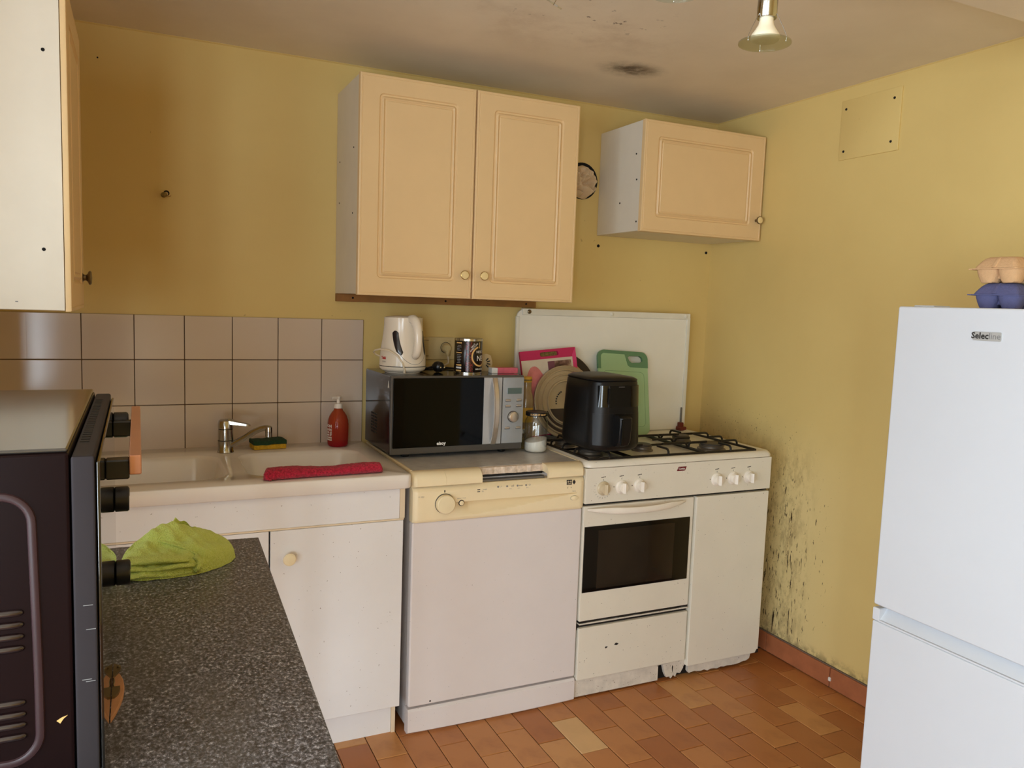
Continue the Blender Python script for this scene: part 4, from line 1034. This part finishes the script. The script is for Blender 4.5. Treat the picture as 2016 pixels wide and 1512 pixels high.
def smile(b):
    pts = []
    for k in range(25):
        t = k/24; ph = math.radians(-38+86*t); z = .075-.042*math.sin(PI*t)**.8; r_ = kr(z)+.0002; pts.append((r_*math.sin(ph), -r_*math.cos(ph), z))
    b.tube(pts, .0007, 5)
part('seam_line', 'inkgrey', kt, smile, True)
text('lettering', 'Tefal', .013, 'inkred', kt, wrap(0, 0, .0796, math.radians(-82), .052), .0006, 'CENTER', True)
text('lettering', 'VITESSE', .006, 'inkgrey', kt, wrap(0, 0, .0800, math.radians(-80), .040), 0, 'CENTER', True)
part('cable', 'cable_w', kt, lambda b: b.tube([(-.030,-.073,.004),(-.034,-.078,.020),(-.042,-.076,.042),(-.056,-.066,.064),(-.078,-.048,.080),(-.100,-.026,.083),(-.108,-.006,.078),(-.104,.012,.070),(-.092,.022,.062),(-.078,.020,.056)], [.0042,.0032]+[.0029]*8, 8), True, 80)
for a in (20, 140, 260): part('foot', 'ink', kt, lambda b: b.lathe([(.006,0),(.006,.001)], (.045*math.cos(math.radians(a)), .045*math.sin(math.radians(a))), 10), True)
# coffee tin
cn = thing('coffee_tin', 'black and maroon coffee tin with gold ring on the microwave', 'tin', (.314, -.255, MT))
CX, CY, CR = .314, -.255, .0495
part('can', 'tin', cn, lambda b: b.lathe([(CR-.001,MT+.005),(CR,MT+.0065),(CR,MT+.1135),(CR-.001,MT+.115)], (CX,CY), 48))
part('bottom_rim', 'tinmetal', cn, lambda b: b.lathe([(CR-.004,MT+.0003),(CR+.001,MT+.0008),(CR+.001,MT+.005),(CR-.001,MT+.0062)], (CX,CY), 48))
part('lid', 'tinmetal', cn, lambda b: b.lathe([(CR-.0005,MT+.1140),(CR+.0010,MT+.115),(CR+.0010,MT+.1225),(CR-.001,MT+.124),(CR-.004,MT+.1228),(.001,MT+.1225)], (CX,CY), 48))
def cpatch(p0, p1, z0, z1, d=.0003): return lambda b: b.grid(lambda u, v: ((CX+(CR+d)*math.sin(math.radians(p0+(p1-p0)*u)), CY-(CR+d)*math.cos(math.radians(p0+(p1-p0)*u)), MT+z0+(z1-z0)*v)), 14, 2)
part('printed_panel', 'tinmaroon', cn, cpatch(-32, -2, .008, .112))
def arc(b):
    zc, pc, ro, ri = .062, math.radians(33), .0365, .0312; ringp = []
    n = 60; a0, a1 = math.radians(108), math.radians(400)
    g = []
    for k in range(n+1):
        a = a0+(a1-a0)*k/n; ro_ = ro; row = []
        for rr in (ri, ro_):
            ph = pc+rr*math.cos(a)/CR; row.append((CX+(CR+.0006)*math.sin(ph), CY-(CR+.0006)*math.cos(ph), MT+zc+rr*math.sin(a)))
        g.append(b.V(row))
    for k in range(n): b.F((g[k][0], g[k+1][0], g[k+1][1], g[k][1]))
part('gold_ring', 'inkgold', cn, arc)
cw = lambda deg, z: wrap(CX, CY, CR+.0008, math.radians(deg), MT+z)
text('lettering', 'NES', .027, 'inkwhite', cn, cw(14, .054), .0002, 'LEFT'); text('lettering', 'NESCAFÉ', .0125, 'inkwhite', cn, cw(12, .0775), .0001, 'LEFT')
text('lettering', '1', .030, 'inkgold', cn, cw(29, .0995), .0002); text('lettering', '100% SOLUBLE', .0075, 'inkwhite', cn, cw(8, .0165), .0002, 'LEFT')
def rotw(deg, z, rot):
    f = cw(deg, z); c_, s_ = math.cos(rot), math.sin(rot); return lambda u, v: f(u*c_-v*s_, u*s_+v*c_)
text('lettering', 'SANS', .0085, 'inkwhite', cn, rotw(-3, .099, .85), .0); text('lettering', 'AMERTUME', .0080, 'inkwhite', cn, rotw(2, .093, .80), .0)
for z, h_, m_ in ((.106,.004,'inkgold'), (.072,.003,'inkgold'), (.028,.0045,'inkgold'), (.018,.006,'inkwhite'), (.008,.0055,'inkgold')): part('print_bar', m_, cn, cpatch(-78, -50, z, z+h_, .0005))
for k in range(12):
    z = .098-.0055*k
    if abs(z-.073) > .004: part('print_line', 'inkgrey', cn, cpatch(-76+rnd.uniform(0,6), -54+rnd.uniform(-8,3), z, z+.0022, .0005))
# matchbox, paper sachet, plug
mbx = thing('small_box', 'small pink card box with a white end lying on the microwave top', 'box', (.447, -.262, MT), math.radians(-3))
part('sleeve', 'pink', mbx, lambda b: b.box(-.026, .052, -.019, .019, 0, .0195, .0008, 1), True); part('white_end', 'paper', mbx, lambda b: b.box(-.0485, -.0263, -.0188, .0188, 0, .0192, .0008, 1), True)
ps = thing('paper_sachet', 'beige paper sachet with dark leaf print standing behind the coffee tin', 'sachet', (.402, -.185, MT), math.radians(-12))
part('sheet', 'beige_paper', ps, lambda b: b.loft([[(x, y+.003*math.sin(z*60), z) for x, z in ((-.045,0),(.030,0),(.036,.030),(.028,.058),(.012,.064),(-.030,.060),(-.045,.045))] for y in (-.002, .002)]), True)
for a in (-45, -12, 20, 50): part('leaf_print', 'gap', ps, lambda b: b.prism([(.004+.010*math.cos(math.radians(a))-.0015*math.sin(math.radians(a)), .030+.010*math.sin(math.radians(a))+.0015*math.cos(math.radians(a))), (.004+.021*math.cos(math.radians(a))-.0022*math.sin(math.radians(a)), .030+.021*math.sin(math.radians(a))+.0022*math.cos(math.radians(a))), (.004+.024*math.cos(math.radians(a)), .030+.024*math.sin(math.radians(a))), (.004+.021*math.cos(math.radians(a))+.0022*math.sin(math.radians(a)), .030+.021*math.sin(math.radians(a))-.0022*math.cos(math.radians(a))), (.004+.010*math.cos(math.radians(a))+.0015*math.sin(math.radians(a)), .030+.010*math.sin(math.radians(a))-.0015*math.cos(math.radians(a)))], -.0052, -.001), True)
pg = thing('power_plug', 'black power plug with cord lying on the microwave behind the kettle', 'plug', (.212, -.225, MT))
def plug(b):
    b.X = Matrix.Translation((.212,-.225,MT+.0195)) @ Matrix.Rotation(.35, 4, 'Z') @ Matrix.Rotation(-.15, 4, 'Y')
    b.lathe([(.001,-.022),(.010,-.021),(.0175,-.014),(.0195,-.002),(.0185,.008),(.0130,.016),(.0105,.017),(.0105,.021),(.001,.0212)], n=20, axis='y')
part('plug_body', 'black', pg, plug)
part('pin', 'chrome', pg, lambda b: b.lathe([(.0024,-.262),(.0024,-.245)], (.209,MT+.020), 10, 'y')); part('pin', 'chrome', pg, lambda b: b.lathe([(.0024,-.258),(.0024,-.243)], (.224,MT+.020), 10, 'y'))
part('cord', 'black', pg, lambda b: b.tube([(.206,-.206,MT+.020),(.195,-.200,MT+.016),(.176,-.190,MT+.008),(.165,-.17,MT+.0052),(.170,-.12,MT+.0045),(.22,-.09,MT+.0042),(.29,-.10,MT+.0042),(.345,-.16,MT+.0042)], .0036, 8))
# double wall socket with a plugged-in white plug
so = thing('wall_socket', 'ivory double wall plate with switch and plugged socket above the microwave', 'socket', (.270, -.005, 1.193))
part('plate', 'socket', so, lambda b: b.loft([[(x,y,z) for x, z in rrect(.186+i,.357-i,1.150+i,1.236-i,.004,3)] for y, i in ((.002,0),(-.008,0),(-.010,.002))]))
part('rocker', 'socket_in', so, lambda b: b.box(.206, .250, -.0145, -.009, 1.1645, 1.2225, .0015, 1)); pbox('rocker_gap', 'gap', so, .205, .251, -.0105, -.0098, 1.1630, 1.1645); pbox('rocker_gap', 'gap', so, .205, .251, -.0105, -.0098, 1.2225, 1.2240)
wl_ = part('well', 'socket_in', so, lambda b: b.box(.297, .341, -.0125, -.009, 1.1645, 1.2225, .002, 1))
part('well_ring', 'gap', wl_, lambda b: b.lathe([(.0195,-.0124),(.0205,-.0132),(.0212,-.0132),(.0212,-.0124)], (.319,1.196), 28, 'y', caps=False))
wp = thing('white_plug', 'white power plug in the ivory wall socket with cable hanging down', 'plug', (.321, -.03, 1.19))
part('plug_body', 'socket', wp, lambda b: b.lathe([(.0185,-.0128),(.0185,-.022),(.0165,-.030),(.012,-.034),(.001,-.0345)], (.320,1.194), 24, 'y'))
part('plug_neck', 'socket', wp, lambda b: b.tube([(.320,-.026,1.190),(.321,-.029,1.174),(.322,-.029,1.164)], [.0105,.0085,.0055], 10))
part('cable', 'cable_w', wp, lambda b: b.tube([(.322,-.029,1.166),(.325,-.030,1.150),(.322,-.036,1.138),(.300,-.045,1.130),(.27,-.06,MT+.0040),(.20,-.08,MT+.0035)], .0032, 8))
# ------------------------------------------------------------------ beside and on the cooker
jr = thing('salt_jar', 'glass jar of white salt with black lid on the dishwasher beside the microwave', 'jar', (.546, -.352, .8465))
JX, JY, JZ = .546, -.352, .8465
part('glass', 'jarglass', jr, lambda b: b.lathe([(.001,JZ+.0006),(.036,JZ+.0006),(.0395,JZ+.004),(.0405,JZ+.012),(.0415,JZ+.085),(.0415,JZ+.105),(.0395,JZ+.116),(.0355,JZ+.123),(.0345,JZ+.128),(.0350,JZ+.134)], (JX,JY), 40, caps=False), sharp=70)
def salt(b):
    rings = []
    def rg(r_, z, tilt): return [(JX+r_*math.cos(q), JY+r_*math.sin(q), z+tilt*(r_*math.cos(q))) for q in [2*PI*k/36 for k in range(36)]]
    b.loft([rg(.034,JZ+.0020,0), rg(.0385,JZ+.006,0), rg(.0396,JZ+.014,0), rg(.0400,JZ+.0425,.20), rg(.038,JZ+.0430,.20), rg(.02,JZ+.0445,.17), rg(.001,JZ+.0450,.16)])
part('salt', 'salt', jr, salt)
part('lid', 'lidblack', jr, lambda b: b.lathe([(.0385,JZ+.1300),(.0398,JZ+.1310),(.0398,JZ+.1420),(.0380,JZ+.1445),(.034,JZ+.1450),(.033,JZ+.1440),(.001,JZ+.1440)], (JX,JY), 36))
text('lettering', 'LUCIE ET MABIT', .0088, 'inkgold', jr, wrap(JX, JY, .0401, math.radians(-14), JZ+.1365), .0002)
hb = thing('oil_bottle', 'narrow glass bottle with yellow cap ring and label between microwave and baking tray', 'bottle', (.574, -.205, .8465))
HX, HY = .574, -.205
part('bottle', 'oilglass', hb, lambda b: b.lathe([(.001,JZ),(.026,JZ),(.028,JZ+.004),(.028,JZ+.165),(.024,JZ+.188),(.020,JZ+.200),(.0185,JZ+.235)], (HX,HY), 28), sharp=60)
part('cap', 'yellowlabel', hb, lambda b: b.lathe([(.0195,JZ+.2350),(.0205,JZ+.2365),(.0205,JZ+.2545),(.0190,JZ+.2555),(.001,JZ+.2555)], (HX,HY), 24)); part('cap_band', 'brownspice', hb, lambda b: b.lathe([(.0207,JZ+.241),(.0210,JZ+.2415),(.0210,JZ+.2455),(.0207,JZ+.246)], (HX,HY), 24))
part('label', 'yellowlabel', hb, lambda b: b.lathe([(.0283,JZ+.085),(.0286,JZ+.0855),(.0286,JZ+.1395),(.0283,JZ+.14)], (HX,HY), 28, caps=False))
hj = thing('herb_jar', 'small jar of brown herbs with metal lid behind the salt jar', 'jar', (.517, -.285, .8465))
part('herbs', 'brownspice', hj, lambda b: b.lathe([(.001,JZ),(.0165,JZ),(.0175,JZ+.003),(.0175,JZ+.040)], (.517,-.285), 24))
part('glass', 'jarglass', hj, lambda b: b.lathe([(.0182,JZ+.0005),(.0182,JZ+.052),(.016,JZ+.058)], (.517,-.285), 24, caps=False)); part('lid', 'tinmetal', hj, lambda b: b.lathe([(.0170,JZ+.0565),(.0182,JZ+.0575),(.0182,JZ+.072),(.017,JZ+.0735),(.001,JZ+.0735)], (.517,-.285), 24))
# leaning boards, pan and tray (local: board in the x-z plane, facing -y, foot at the origin)
def lean(name, label, cat, loc, th): return thing(name, label, cat, loc, rot=(-th, 0, 0))
pn2 = lean('round_pan', 'round pan with dark rim and pale inside behind the pink board', 'pan', (.788, -.098, .8465), .13)
part('rim', 'pan_rim', pn2, lambda b: b.lathe([(.145,.002),(.168,-.001),(.171,-.004),(.170,-.008),(.140,-.006),(.139,.0)], (0,.171), 64, 'y', caps=False), True)
part('dish', 'pan_in', pn2, lambda b: b.lathe([(.1395,-.0056),(.136,-.002),(.120,.0015),(.001,.002)], (0,.171), 56, 'y'), True); part('back', 'pan_rim', pn2, lambda b: b.lathe([(.150,.004),(.12,.006),(.001,.006)], (0,.171), 48, 'y'), True)
bd2 = thing('picture_board', 'pink-framed board with cake photos and slot handle leaning behind the tray', 'board', (.748, -.142, .868), rot=(-.17, -.085, .03))
BWd, BH = .125, .335
def slot(cx, cz, w_, h_, n=6): return rrect(cx-w_, cx+w_, cz-h_, cz+h_, h_*.95, n)
def pboard(b):
    bm = b.bm
    for y in (-.006, .006):
        es = []
        for lp in (rrect(-BWd, BWd, 0, BH, .003, 2), slot(.004, BH-.0185, .042, .0085)):
            vs = b.V([(x,y,z) for x, z in lp]); es += [bm.edges.new((vs[k], vs[(k+1) % len(vs)])) for k in range(len(vs))]
        bmesh.ops.triangle_fill(bm, edges=es, use_beauty=True)
    for lp in (rrect(-BWd, BWd, 0, BH, .003, 2), slot(.004, BH-.0185, .042, .0085)): b.loft([[(x,y,z) for x, z in lp] for y in (-.006, .006)], False, False)
    bmesh.ops.remove_doubles(bm, verts=bm.verts, dist=1e-6)
part('board', 'magenta', bd2, pboard, True)
part('slot_backing', 'brownspice', bd2, lambda b: b.prism(slot(.004, BH-.0185, .045, .0110), .0062, .0066), True)
part('side_band', 'magenta2', bd2, lambda b: b.prism([(BWd-.018,0),(BWd,0),(BWd,BH-.001),(BWd-.018,BH-.030)], -.0068, -.0058), True)
part('white_field', 'photo_pale', bd2, lambda b: b.prism([(-BWd+.001,.004),(BWd-.018,.004),(BWd-.018,BH-.037),(-BWd+.001,BH-.037)], -.0066, -.0058), True)
part('cake_photo', 'photo_dark', bd2, lambda b: b.prism([(-.008,.02),(BWd-.028,.02),(BWd-.026,BH-.048),(-.008,BH-.048)], -.0072, -.006), True)
part('plum_strip', 'photo_plum', bd2, lambda b: b.prism([(-.008,BH-.135),(.022,BH-.135),(.022,BH-.048),(-.008,BH-.048)], -.0076, -.007), True)
part('cake_plate', 'photo_pale', bd2, lambda b: b.lathe([(.034,-.0074),(.034,-.0078),(.001,-.0079)], (.064,BH-.108), 24, 'y'), True)
part('tulip_photo', 'photo_pale', bd2, lambda b: b.prism([(-BWd+.002,.02),(-.011,.02),(-.011,BH-.048),(-BWd+.002,BH-.048)], -.0072, -.006), True)
for dx_, a_, w_ in ((-.088,.12,.030), (-.066,-.05,.036), (-.046,-.22,.027)):
    part('petal', 'photo_pink', bd2, lambda b: b.loft([[(dx_+w_*q*math.cos(t)+(a_*.1)*math.sin(t), y, .195+.078*q*math.sin(t)) for t in [2*PI*k/20 for k in range(20)]] for y, q in ((-.0072,1),(-.0080,.96),(-.0082,.02))]), True)
ty = lean('baking_tray', 'round beige ringed tray leaning in front of the pink board', 'tray', (.778, -.186, .852), .20)
def trayf(b): b.lathe([(.144,.006),(.1455,.002),(.1450,-.004),(.142,-.006),(.139,-.004),(.131,-.001),(.129,-.0075),(.126,-.0075),(.124,-.001),(.112,0),(.110,-.0065),(.107,-.0065),(.105,0),(.089,.002),(.087,-.006),(.0825,-.006),(.080,.003),(.079,.004),(.001,.004)], (0,.1455), 72, 'y')
part('disc', 'tray', ty, trayf, True, 50)
part('wash_mark', 'tray_dark', ty, lambda b: b.prism([(.079*math.cos(a), .1455+.079*math.sin(a)) for a in [math.radians(198+144*k/20) for k in range(21)]], .0022, .0042), True)
for r_ in (.098, .118, .136): part('wash_arc', 'tray_dark', ty, lambda b: [b.loft([[((r_+q)*math.cos(a), -.0034+.0022*(abs(q) > .004), .1455+(r_+q)*math.sin(a)) for q in (-.0055,.0055)] for a in [math.radians(200+110*k/24) for k in range(25)]], closed=False)], True)
for k, a in enumerate((118, 128, 138, 150, 162, 174, 186)): part('letter_mark', 'ink', ty, lambda b: b.box(.046*math.cos(math.radians(a))-.003, .046*math.cos(math.radians(a))+.003, .0028, .0042, .1455+.046*math.sin(math.radians(a))-.0026, .1455+.046*math.sin(math.radians(a))+.0026), True)
cb = thing('cutting_board', 'mint green plastic cutting board leaning against the raised cooker lid', 'cutting board', (1.062, -.150, .8525), rot=(-.23, .055, 0))
CW_, CH = .122, .348
def outline(n=8): return rrect(-CW_, CW_, 0, CH, .030, n)
def cboard(b):
    bm = b.bm; hole = [(.020,CH-.024),(.030,CH-.016),(.082,CH-.014),(.094,CH-.022),(.098,CH-.038),(.090,CH-.046),(.040,CH-.050),(.028,CH-.042)]
    for y in (-.0045, .0045):
        es = []
        for lp in (outline(), hole):
            vs = b.V([(x,y,z) for x, z in lp]); es += [bm.edges.new((vs[k], vs[(k+1) % len(vs)])) for k in range(len(vs))]
        bmesh.ops.triangle_fill(bm, edges=es, use_beauty=True)
    for lp in (outline(), hole): b.loft([[(x,y,z) for x, z in lp] for y in (-.0045, .0045)], False, False)
    bmesh.ops.remove_doubles(bm, verts=bm.verts, dist=1e-6)
part('board', 'mint', cb, cboard, True)
def bord(b):
    # dark handle edge: a rim strip over the top, widening into the grip with its hand hole at the right
    out_, in_ = [(-CW_-.0008,CH-.078)], [(-CW_+.0125,CH-.078)]
    for k in range(9): a = PI-PI/2*k/8; out_.append((-CW_+.030+.0308*math.cos(a), CH-.030+.0308*math.sin(a))); in_.append((-CW_+.030+.0172*math.cos(a), CH-.030+.0172*math.sin(a)))
    for k in range(1, 7): x = -CW_+.030+(.100)*k/6; out_.append((x, CH+.0008)); in_.append((x, CH-.0128))
    F_, K_ = -.0060, .0060
    ring4 = [[(o[0],F_,o[1]),(i[0],F_,i[1]),(i[0],K_,i[1]),(o[0],K_,o[1])] for o, i in zip(out_, in_)]
    b.loft(ring4)
    o = [(.008,CH+.0008)]
    for k in range(7): a = PI/2-PI/2*k/6; o.append((CW_-.030+.0308*math.cos(a), CH-.030+.0308*math.sin(a)))
    o += [(CW_+.0008,CH-.066),(.034,CH-.066),(.022,CH-.058),(.008,CH-.0128)]
    hole = [(.022,CH-.026),(.032,CH-.018),(.082,CH-.016),(.094,CH-.024),(.096,CH-.038),(.088,CH-.044),(.042,CH-.048),(.030,CH-.040)]
    bm = b.bm
    for y in (F_, K_):
        es = []
        for lp in (o, hole):
            vs = b.V([(x,y,z) for x, z in lp]); es += [bm.edges.new((vs[k], vs[(k+1) % len(vs)])) for k in range(len(vs))]
        bmesh.ops.triangle_fill(bm, edges=es, use_beauty=True)
    for lp in (o, hole): b.loft([[(x,y,z) for x, z in lp] for y in (F_, K_)], False, False)
part('handle_rim', 'mint_dark', cb, bord, True)
part('juice_groove', 'mint_dark', cb, lambda b: b.tube([(x,-.0046,z) for x, z in rrect(-CW_+.022, CW_-.020, .035, CH-.085, .02, 5)], .0006, 5, True), True)
# air fryer on the front left burner
af = thing('air_fryer', 'matt black air fryer standing on the left front burner of the cooker', 'air fryer', (.735, -.470, .8777))
AX0, AX1, AY0, AY1 = .632, .842, -.605, -.345
def ar(i, z, r_=.062, d=0): return [(x,y,z) for x, y in rrect(AX0+i-d, AX1-i+d, AY0+i*.8-d, AY1-i*.8+d, r_, 9)]
part('body', 'fryer', af, lambda b: b.loft([ar(.016,.8815), ar(.006,.887), ar(.001,.896), ar(0,.915), ar(.002,1.0), ar(.006,1.085), ar(.009,1.118), ar(.012,1.1215)]), sharp=40)
part('top_cover', 'fryer_gloss' if False else 'fryer', af, lambda b: b.loft([ar(.0105,1.1222), ar(.009,1.1240), ar(.010,1.1275), ar(.022,1.1335,.055), ar(.06,1.1385,.04), ar(.10,1.1395,.012)]), sharp=60)
for x in (AX0+.05, AX1-.05):
    for y in (AY0+.05, AY1-.05): part('foot', 'black', af, lambda b: b.lathe([(.011,.8780),(.012,.881),(.012,.887)], (x,y), 14))
def shell(z0, z1, x0, x1, d, taper=.006):
    # curved front patch offset d from the body, between x0 and x1
    def f(b):
        zz = [z0+(z1-z0)*k/4 for k in range(5)]
        def i_of(z): return .0+.006*max(0,(z-.915))/.17
        rings = []
        for z in zz:
            full = rrect(AX0+i_of(z)-d, AX1-i_of(z)+d, AY0+i_of(z)*.8-d, AY1-i_of(z)*.8+d, .062+d, 9)
            pts = [p for p in full if p[1] < AY0+.08]
            pts.sort(key=lambda p: p[0]); pts = [p for p in pts if x0-.02 <= p[0] <= x1+.02]
            ylo = lambda x: min(pts, key=lambda p: abs(p[0]-x))[1]
            xs = sorted(set([x0, x1]+[p[0] for p in pts if x0 < p[0] < x1]))
            def yi(x):
                for p, q in zip(pts, pts[1:]):
                    if p[0] <= x <= q[0]: return p[1]+(q[1]-p[1])*(x-p[0])/(q[0]-p[0]+1e-9)
                return ylo(x)
            n = 26; rings.append([(x0+(x1-x0)*k/n, yi(x0+(x1-x0)*k/n), z) for k in range(n+1)])
        b.loft(rings, closed=False)
        # thickness back into the body
        R0 = [(x,y+d+.002,z) for x, y, z in rings[0]]; R1 = [(x,y+d+.002,z) for x, y, z in rings[-1]]
        b.loft([rings[0], R0], closed=False); b.loft([rings[-1], R1], closed=False)
    return f
dwf = part('drawer', 'fryer', af, shell(.905, 1.012, AX0+.012, AX1-.012, .0016))
def zline(b):
    b.tube([(AX0+.003,-.50,1.0132),(AX0+.0032,-.54,1.0132),(AX0+.0095,-.569,1.0132),(AX0+.026,-.588,1.0132),(AX0+.062,-.6035,1.0132),(AX1-.062,-.6035,1.0132),(AX1-.026,-.588,1.0132),(AX1-.0095,-.569,1.0132),(AX1-.003,-.54,1.0132)], .0010, 5)
part('drawer_seam', 'gap', af, zline)
part('touch_panel', 'fryer_gloss', af, shell(1.035, 1.108, .655, .822, .0022))
part('display_light', 'fryer', af, lambda b: b.box(.684, .691, -.6088, -.604, 1.046, 1.100))
part('slot_mark', 'inkgrey', af, lambda b: b.box(.725, .747, -.6082, -.604, 1.104, 1.1052))
def afh(b):
    b.loft([[(.733+sx*w_, y-.006, z) for sx, y in ((-1,-.598),(-1,yo+.006),(-.7,yo),(.7,yo),(1,yo+.006),(1,-.598))] for z, yo, w_ in ((.902,-.612,.020),(.908,-.632,.0225),(.925,-.642,.0235),(.985,-.648,.024),(1.003,-.646,.024),(1.010,-.634,.022))])
part('handle', 'fryer', dwf, afh)
part('handle_groove', 'fryer_gloss', dwf, lambda b: b.box(.7125, .7165, -.6550, -.646, .915, 1.0))
# ------------------------------------------------------------------ egg cartons on the fridge
def carton(name, label, m, loc, rz, tall, lab):
    c = thing(name, label, 'egg carton', loc, rz, 'egg cartons on the fridge')
    L_, Wd = .150, .104
    def cups(b):
        for i in range(3):
            for j in range(2):
                cx, cy = .026+.049*i, -Wd/2+.026+.052*j
                b.loft([[(cx+s_*q*.0262, cy+r__*q*.0272, z) for s_, r__ in [(math.copysign(abs(math.cos(a))**.7,math.cos(a)), math.copysign(abs(math.sin(a))**.7,math.sin(a))) for a in [2*PI*k/16 for k in range(16)]]] for z, q in ((.0,.62),(.004,.70),(.016,.86),(.028,.97),(.034,1.0))])
        b.box(.020, L_-.024, -Wd/2+.022, Wd/2-.022, .010, .034, .002, 1)
    c.scale = (1, 1, .9)
    part('cups', m, c, cups, True, 60)
    def rim(b): b.loft([[(x,y,z) for x, y in rrect(-.004,L_,-Wd/2-.003,Wd/2+.003,.006,3)] for z in (.0335,.0365)])
    part('rim', m, c, rim, True)
    def lid(b):
        n = 24; rings = []
        for z, i in ((.037,0),(.042,.002),(.056,.010),(.062,.015),(.065,.020)):
            ring = []
            base = rrect(-.002+i, L_-.004-i, -Wd/2+i, Wd/2-i, .010, 4)
            for x, y in base: ring.append((x, y, z))
            rings.append(ring)
        b.loft(rings)
        b.loft([[(-.003+q, y, z) for y in (-.008,-.003,.003,.008)] + [(.012+q, y, z) for y in (.008,-.008)] for q, z in ((0,.0372),(.003,.050),(.010,.060))]) if False else None
    part('lid', m, c, lid, True, 40)
    part('lid_dent', m, c, lambda b: b.tube([(-.0035,0,.0375),(.002,0,.046),(.010,0,.058),(.020,0,.0645)], [.0030,.0036,.0036,.002], 8, sx=1.6), True)
    part('tab', m, c, lambda b: b.loft([[(x,y,z) for x, y in ((.0,Wd/2),(.0,Wd/2+.013),(.05,Wd/2+.013),(.055,Wd/2))] for z in (.0335,.0365)]), True)
    part('paper_label', lab, c, lambda b: b.loft([[(.040,-Wd/2-.0036+i, z), (.115,-Wd/2-.0036+i, z)] for z, i in ((.012,.002),(.036,-.0008),(.044,.003),(.056,.0115),(.0645,.019))], closed=False), True)
    if lab == 'carton_label':
        part('label_mark', 'paper', c, lambda b: b.prism([(.050,.026),(.062,.034),(.074,.026),(.072,.024),(.062,.031),(.052,.024)], -Wd/2-.0062, -Wd/2-.0040), True)
    return c
carton('egg_carton', 'blue egg carton lying directly on the fridge top', 'carton_blue', (1.022, -1.683, FZ), math.radians(2), 0, 'carton_label')
carton('egg_carton', 'tan egg carton stacked on the blue egg carton', 'carton_tan', (1.016, -1.681, FZ+.0592), math.radians(-3), 0, 'paper')
# ------------------------------------------------------------------ ceiling spot bar
lp = thing('ceiling_spotlight_bar', 'steel ceiling spotlight bar with glass disc shades near the top edge', 'lamp', (.09, -1.66, 2.085))
part('bar', 'chrome', lp, lambda b: b.tube([(.33,-1.765,2.062),(-.16,-1.545 if False else -1.59,2.062)], .011, 14))
part('ceiling_mount', 'chrome', lp, lambda b: b.lathe([(.045,2.0845),(.045,2.068),(.030,2.060),(.001,2.060)], (.085,-1.675), 28))
def spot(c, nrm, lit):
    X = Matrix.Translation(c) @ Vector((0,0,1)).rotation_difference(Vector(nrm)).to_matrix().to_4x4()
    def P(name, m, fn, parent=lp, sharp=45):
        def g(b): b.X = X; fn(b)
        return part(name, m, parent, g, sharp=sharp)
    tb_ = P('spot_tube', 'chrome', lambda b: b.lathe([(.0165,.040),(.0172,.041),(.0172,.150),(.012,.158),(.001,.159)], n=32))
    P('arm', 'chrome', lambda b: b.tube([(.0185,0,.060),(.0200,0,.10),(.0200,0,.15),(.010,0,.175),(0,0,.20)], .0032, 8), tb_)
    P('bulb', 'bulb', lambda b: b.lathe([(.001,.001),(.020,.001),(.0245,.0035),(.0255,.007),(.0235,.013),(.018,.021),(.0135,.029),(.0120,.036),(.0120,.044)], n=32), tb_, 60)
    ds = P('disc_shade', 'discglass', lambda b: b.lathe([(.001,-.0030),(.0455,-.0030),(.0455,-.0006),(.001,-.0006)], n=48), tb_, 30)
    for a in (60, 180, 300):
        cx_, sy_ = math.cos(math.radians(a)), math.sin(math.radians(a))
        P('wire_clip', 'chrome', lambda b: b.tube([(.0172*cx_,.0172*sy_,.046),(.030*cx_,.030*sy_,.022),(.0375*cx_,.0375*sy_,.006),(.0375*cx_,.0375*sy_,-.004)], .0007, 6), tb_)
    return tb_
spot((.262,-1.728,1.848), (0.02,0,1), True)
spot((.122,-1.652,1.931), (0,0,1), False)
spot((-.099,-1.556,1.917), (.3022,-.4888,.8183), False)
# ------------------------------------------------------------------ wall oddments
vt = thing('stuffed_vent_hole', 'round wall hole stuffed with crumpled paper between the two wall cabinets', 'vent hole', (.893, -.004, 1.878))
part('hole', 'hole', vt, lambda b: b.lathe([(.0005,-.0006),(.072,-.0006),(.0735,.0006)], (.893,1.878), 40, 'y'))
def wad(b):
    def f(u, v):
        a = 2*PI*u; r_ = .066*v*(1+.08*noise.noise(Vector((math.cos(a)*2, math.sin(a)*2, 7))))
        x, z = .888+r_*math.cos(a), 1.873+r_*math.sin(a)
        n1 = abs(noise.noise(Vector((x*34, z*22, 2)))); n2 = abs(noise.noise(Vector((x*70+5, z*44, 9))))
        return (x, -.004-(1-v**6)*(.004+.11*n1+.035*n2), z)
    b.grid(f, 72, 26)
part('crumpled_paper', 'foil', vt, wad, sharp=22)
ws = thing('wall_wire_stub', 'bare wire stub with dark end poking from a hole in the yellow wall at left', 'wire stub', (-.661, -.006, 1.686))
part('hole', 'hole', ws, lambda b: b.lathe([(.0004,-.0005),(.0085,-.0005),(.0092,.0008)], (-.657,1.6905), 18, 'y'))
part('sleeve', 'beige_paper', ws, lambda b: b.tube([(-.657,.004,1.689),(-.660,-.012,1.686),(-.664,-.026,1.682)], [.0062,.0066,.0068], 12))
part('dark_end', 'brownspice', ws, lambda b: b.tube([(-.6635,-.0255,1.6825),(-.667,-.034,1.680),(-.6685,-.038,1.679)], [.0080,.0088,.004], 14))
part('stray_wire', 'batten', ws, lambda b: b.tube([(-.660,-.014,1.679),(-.655,-.016,1.677),(-.649,-.014,1.679),(-.644,-.010,1.682)], .0009, 6))
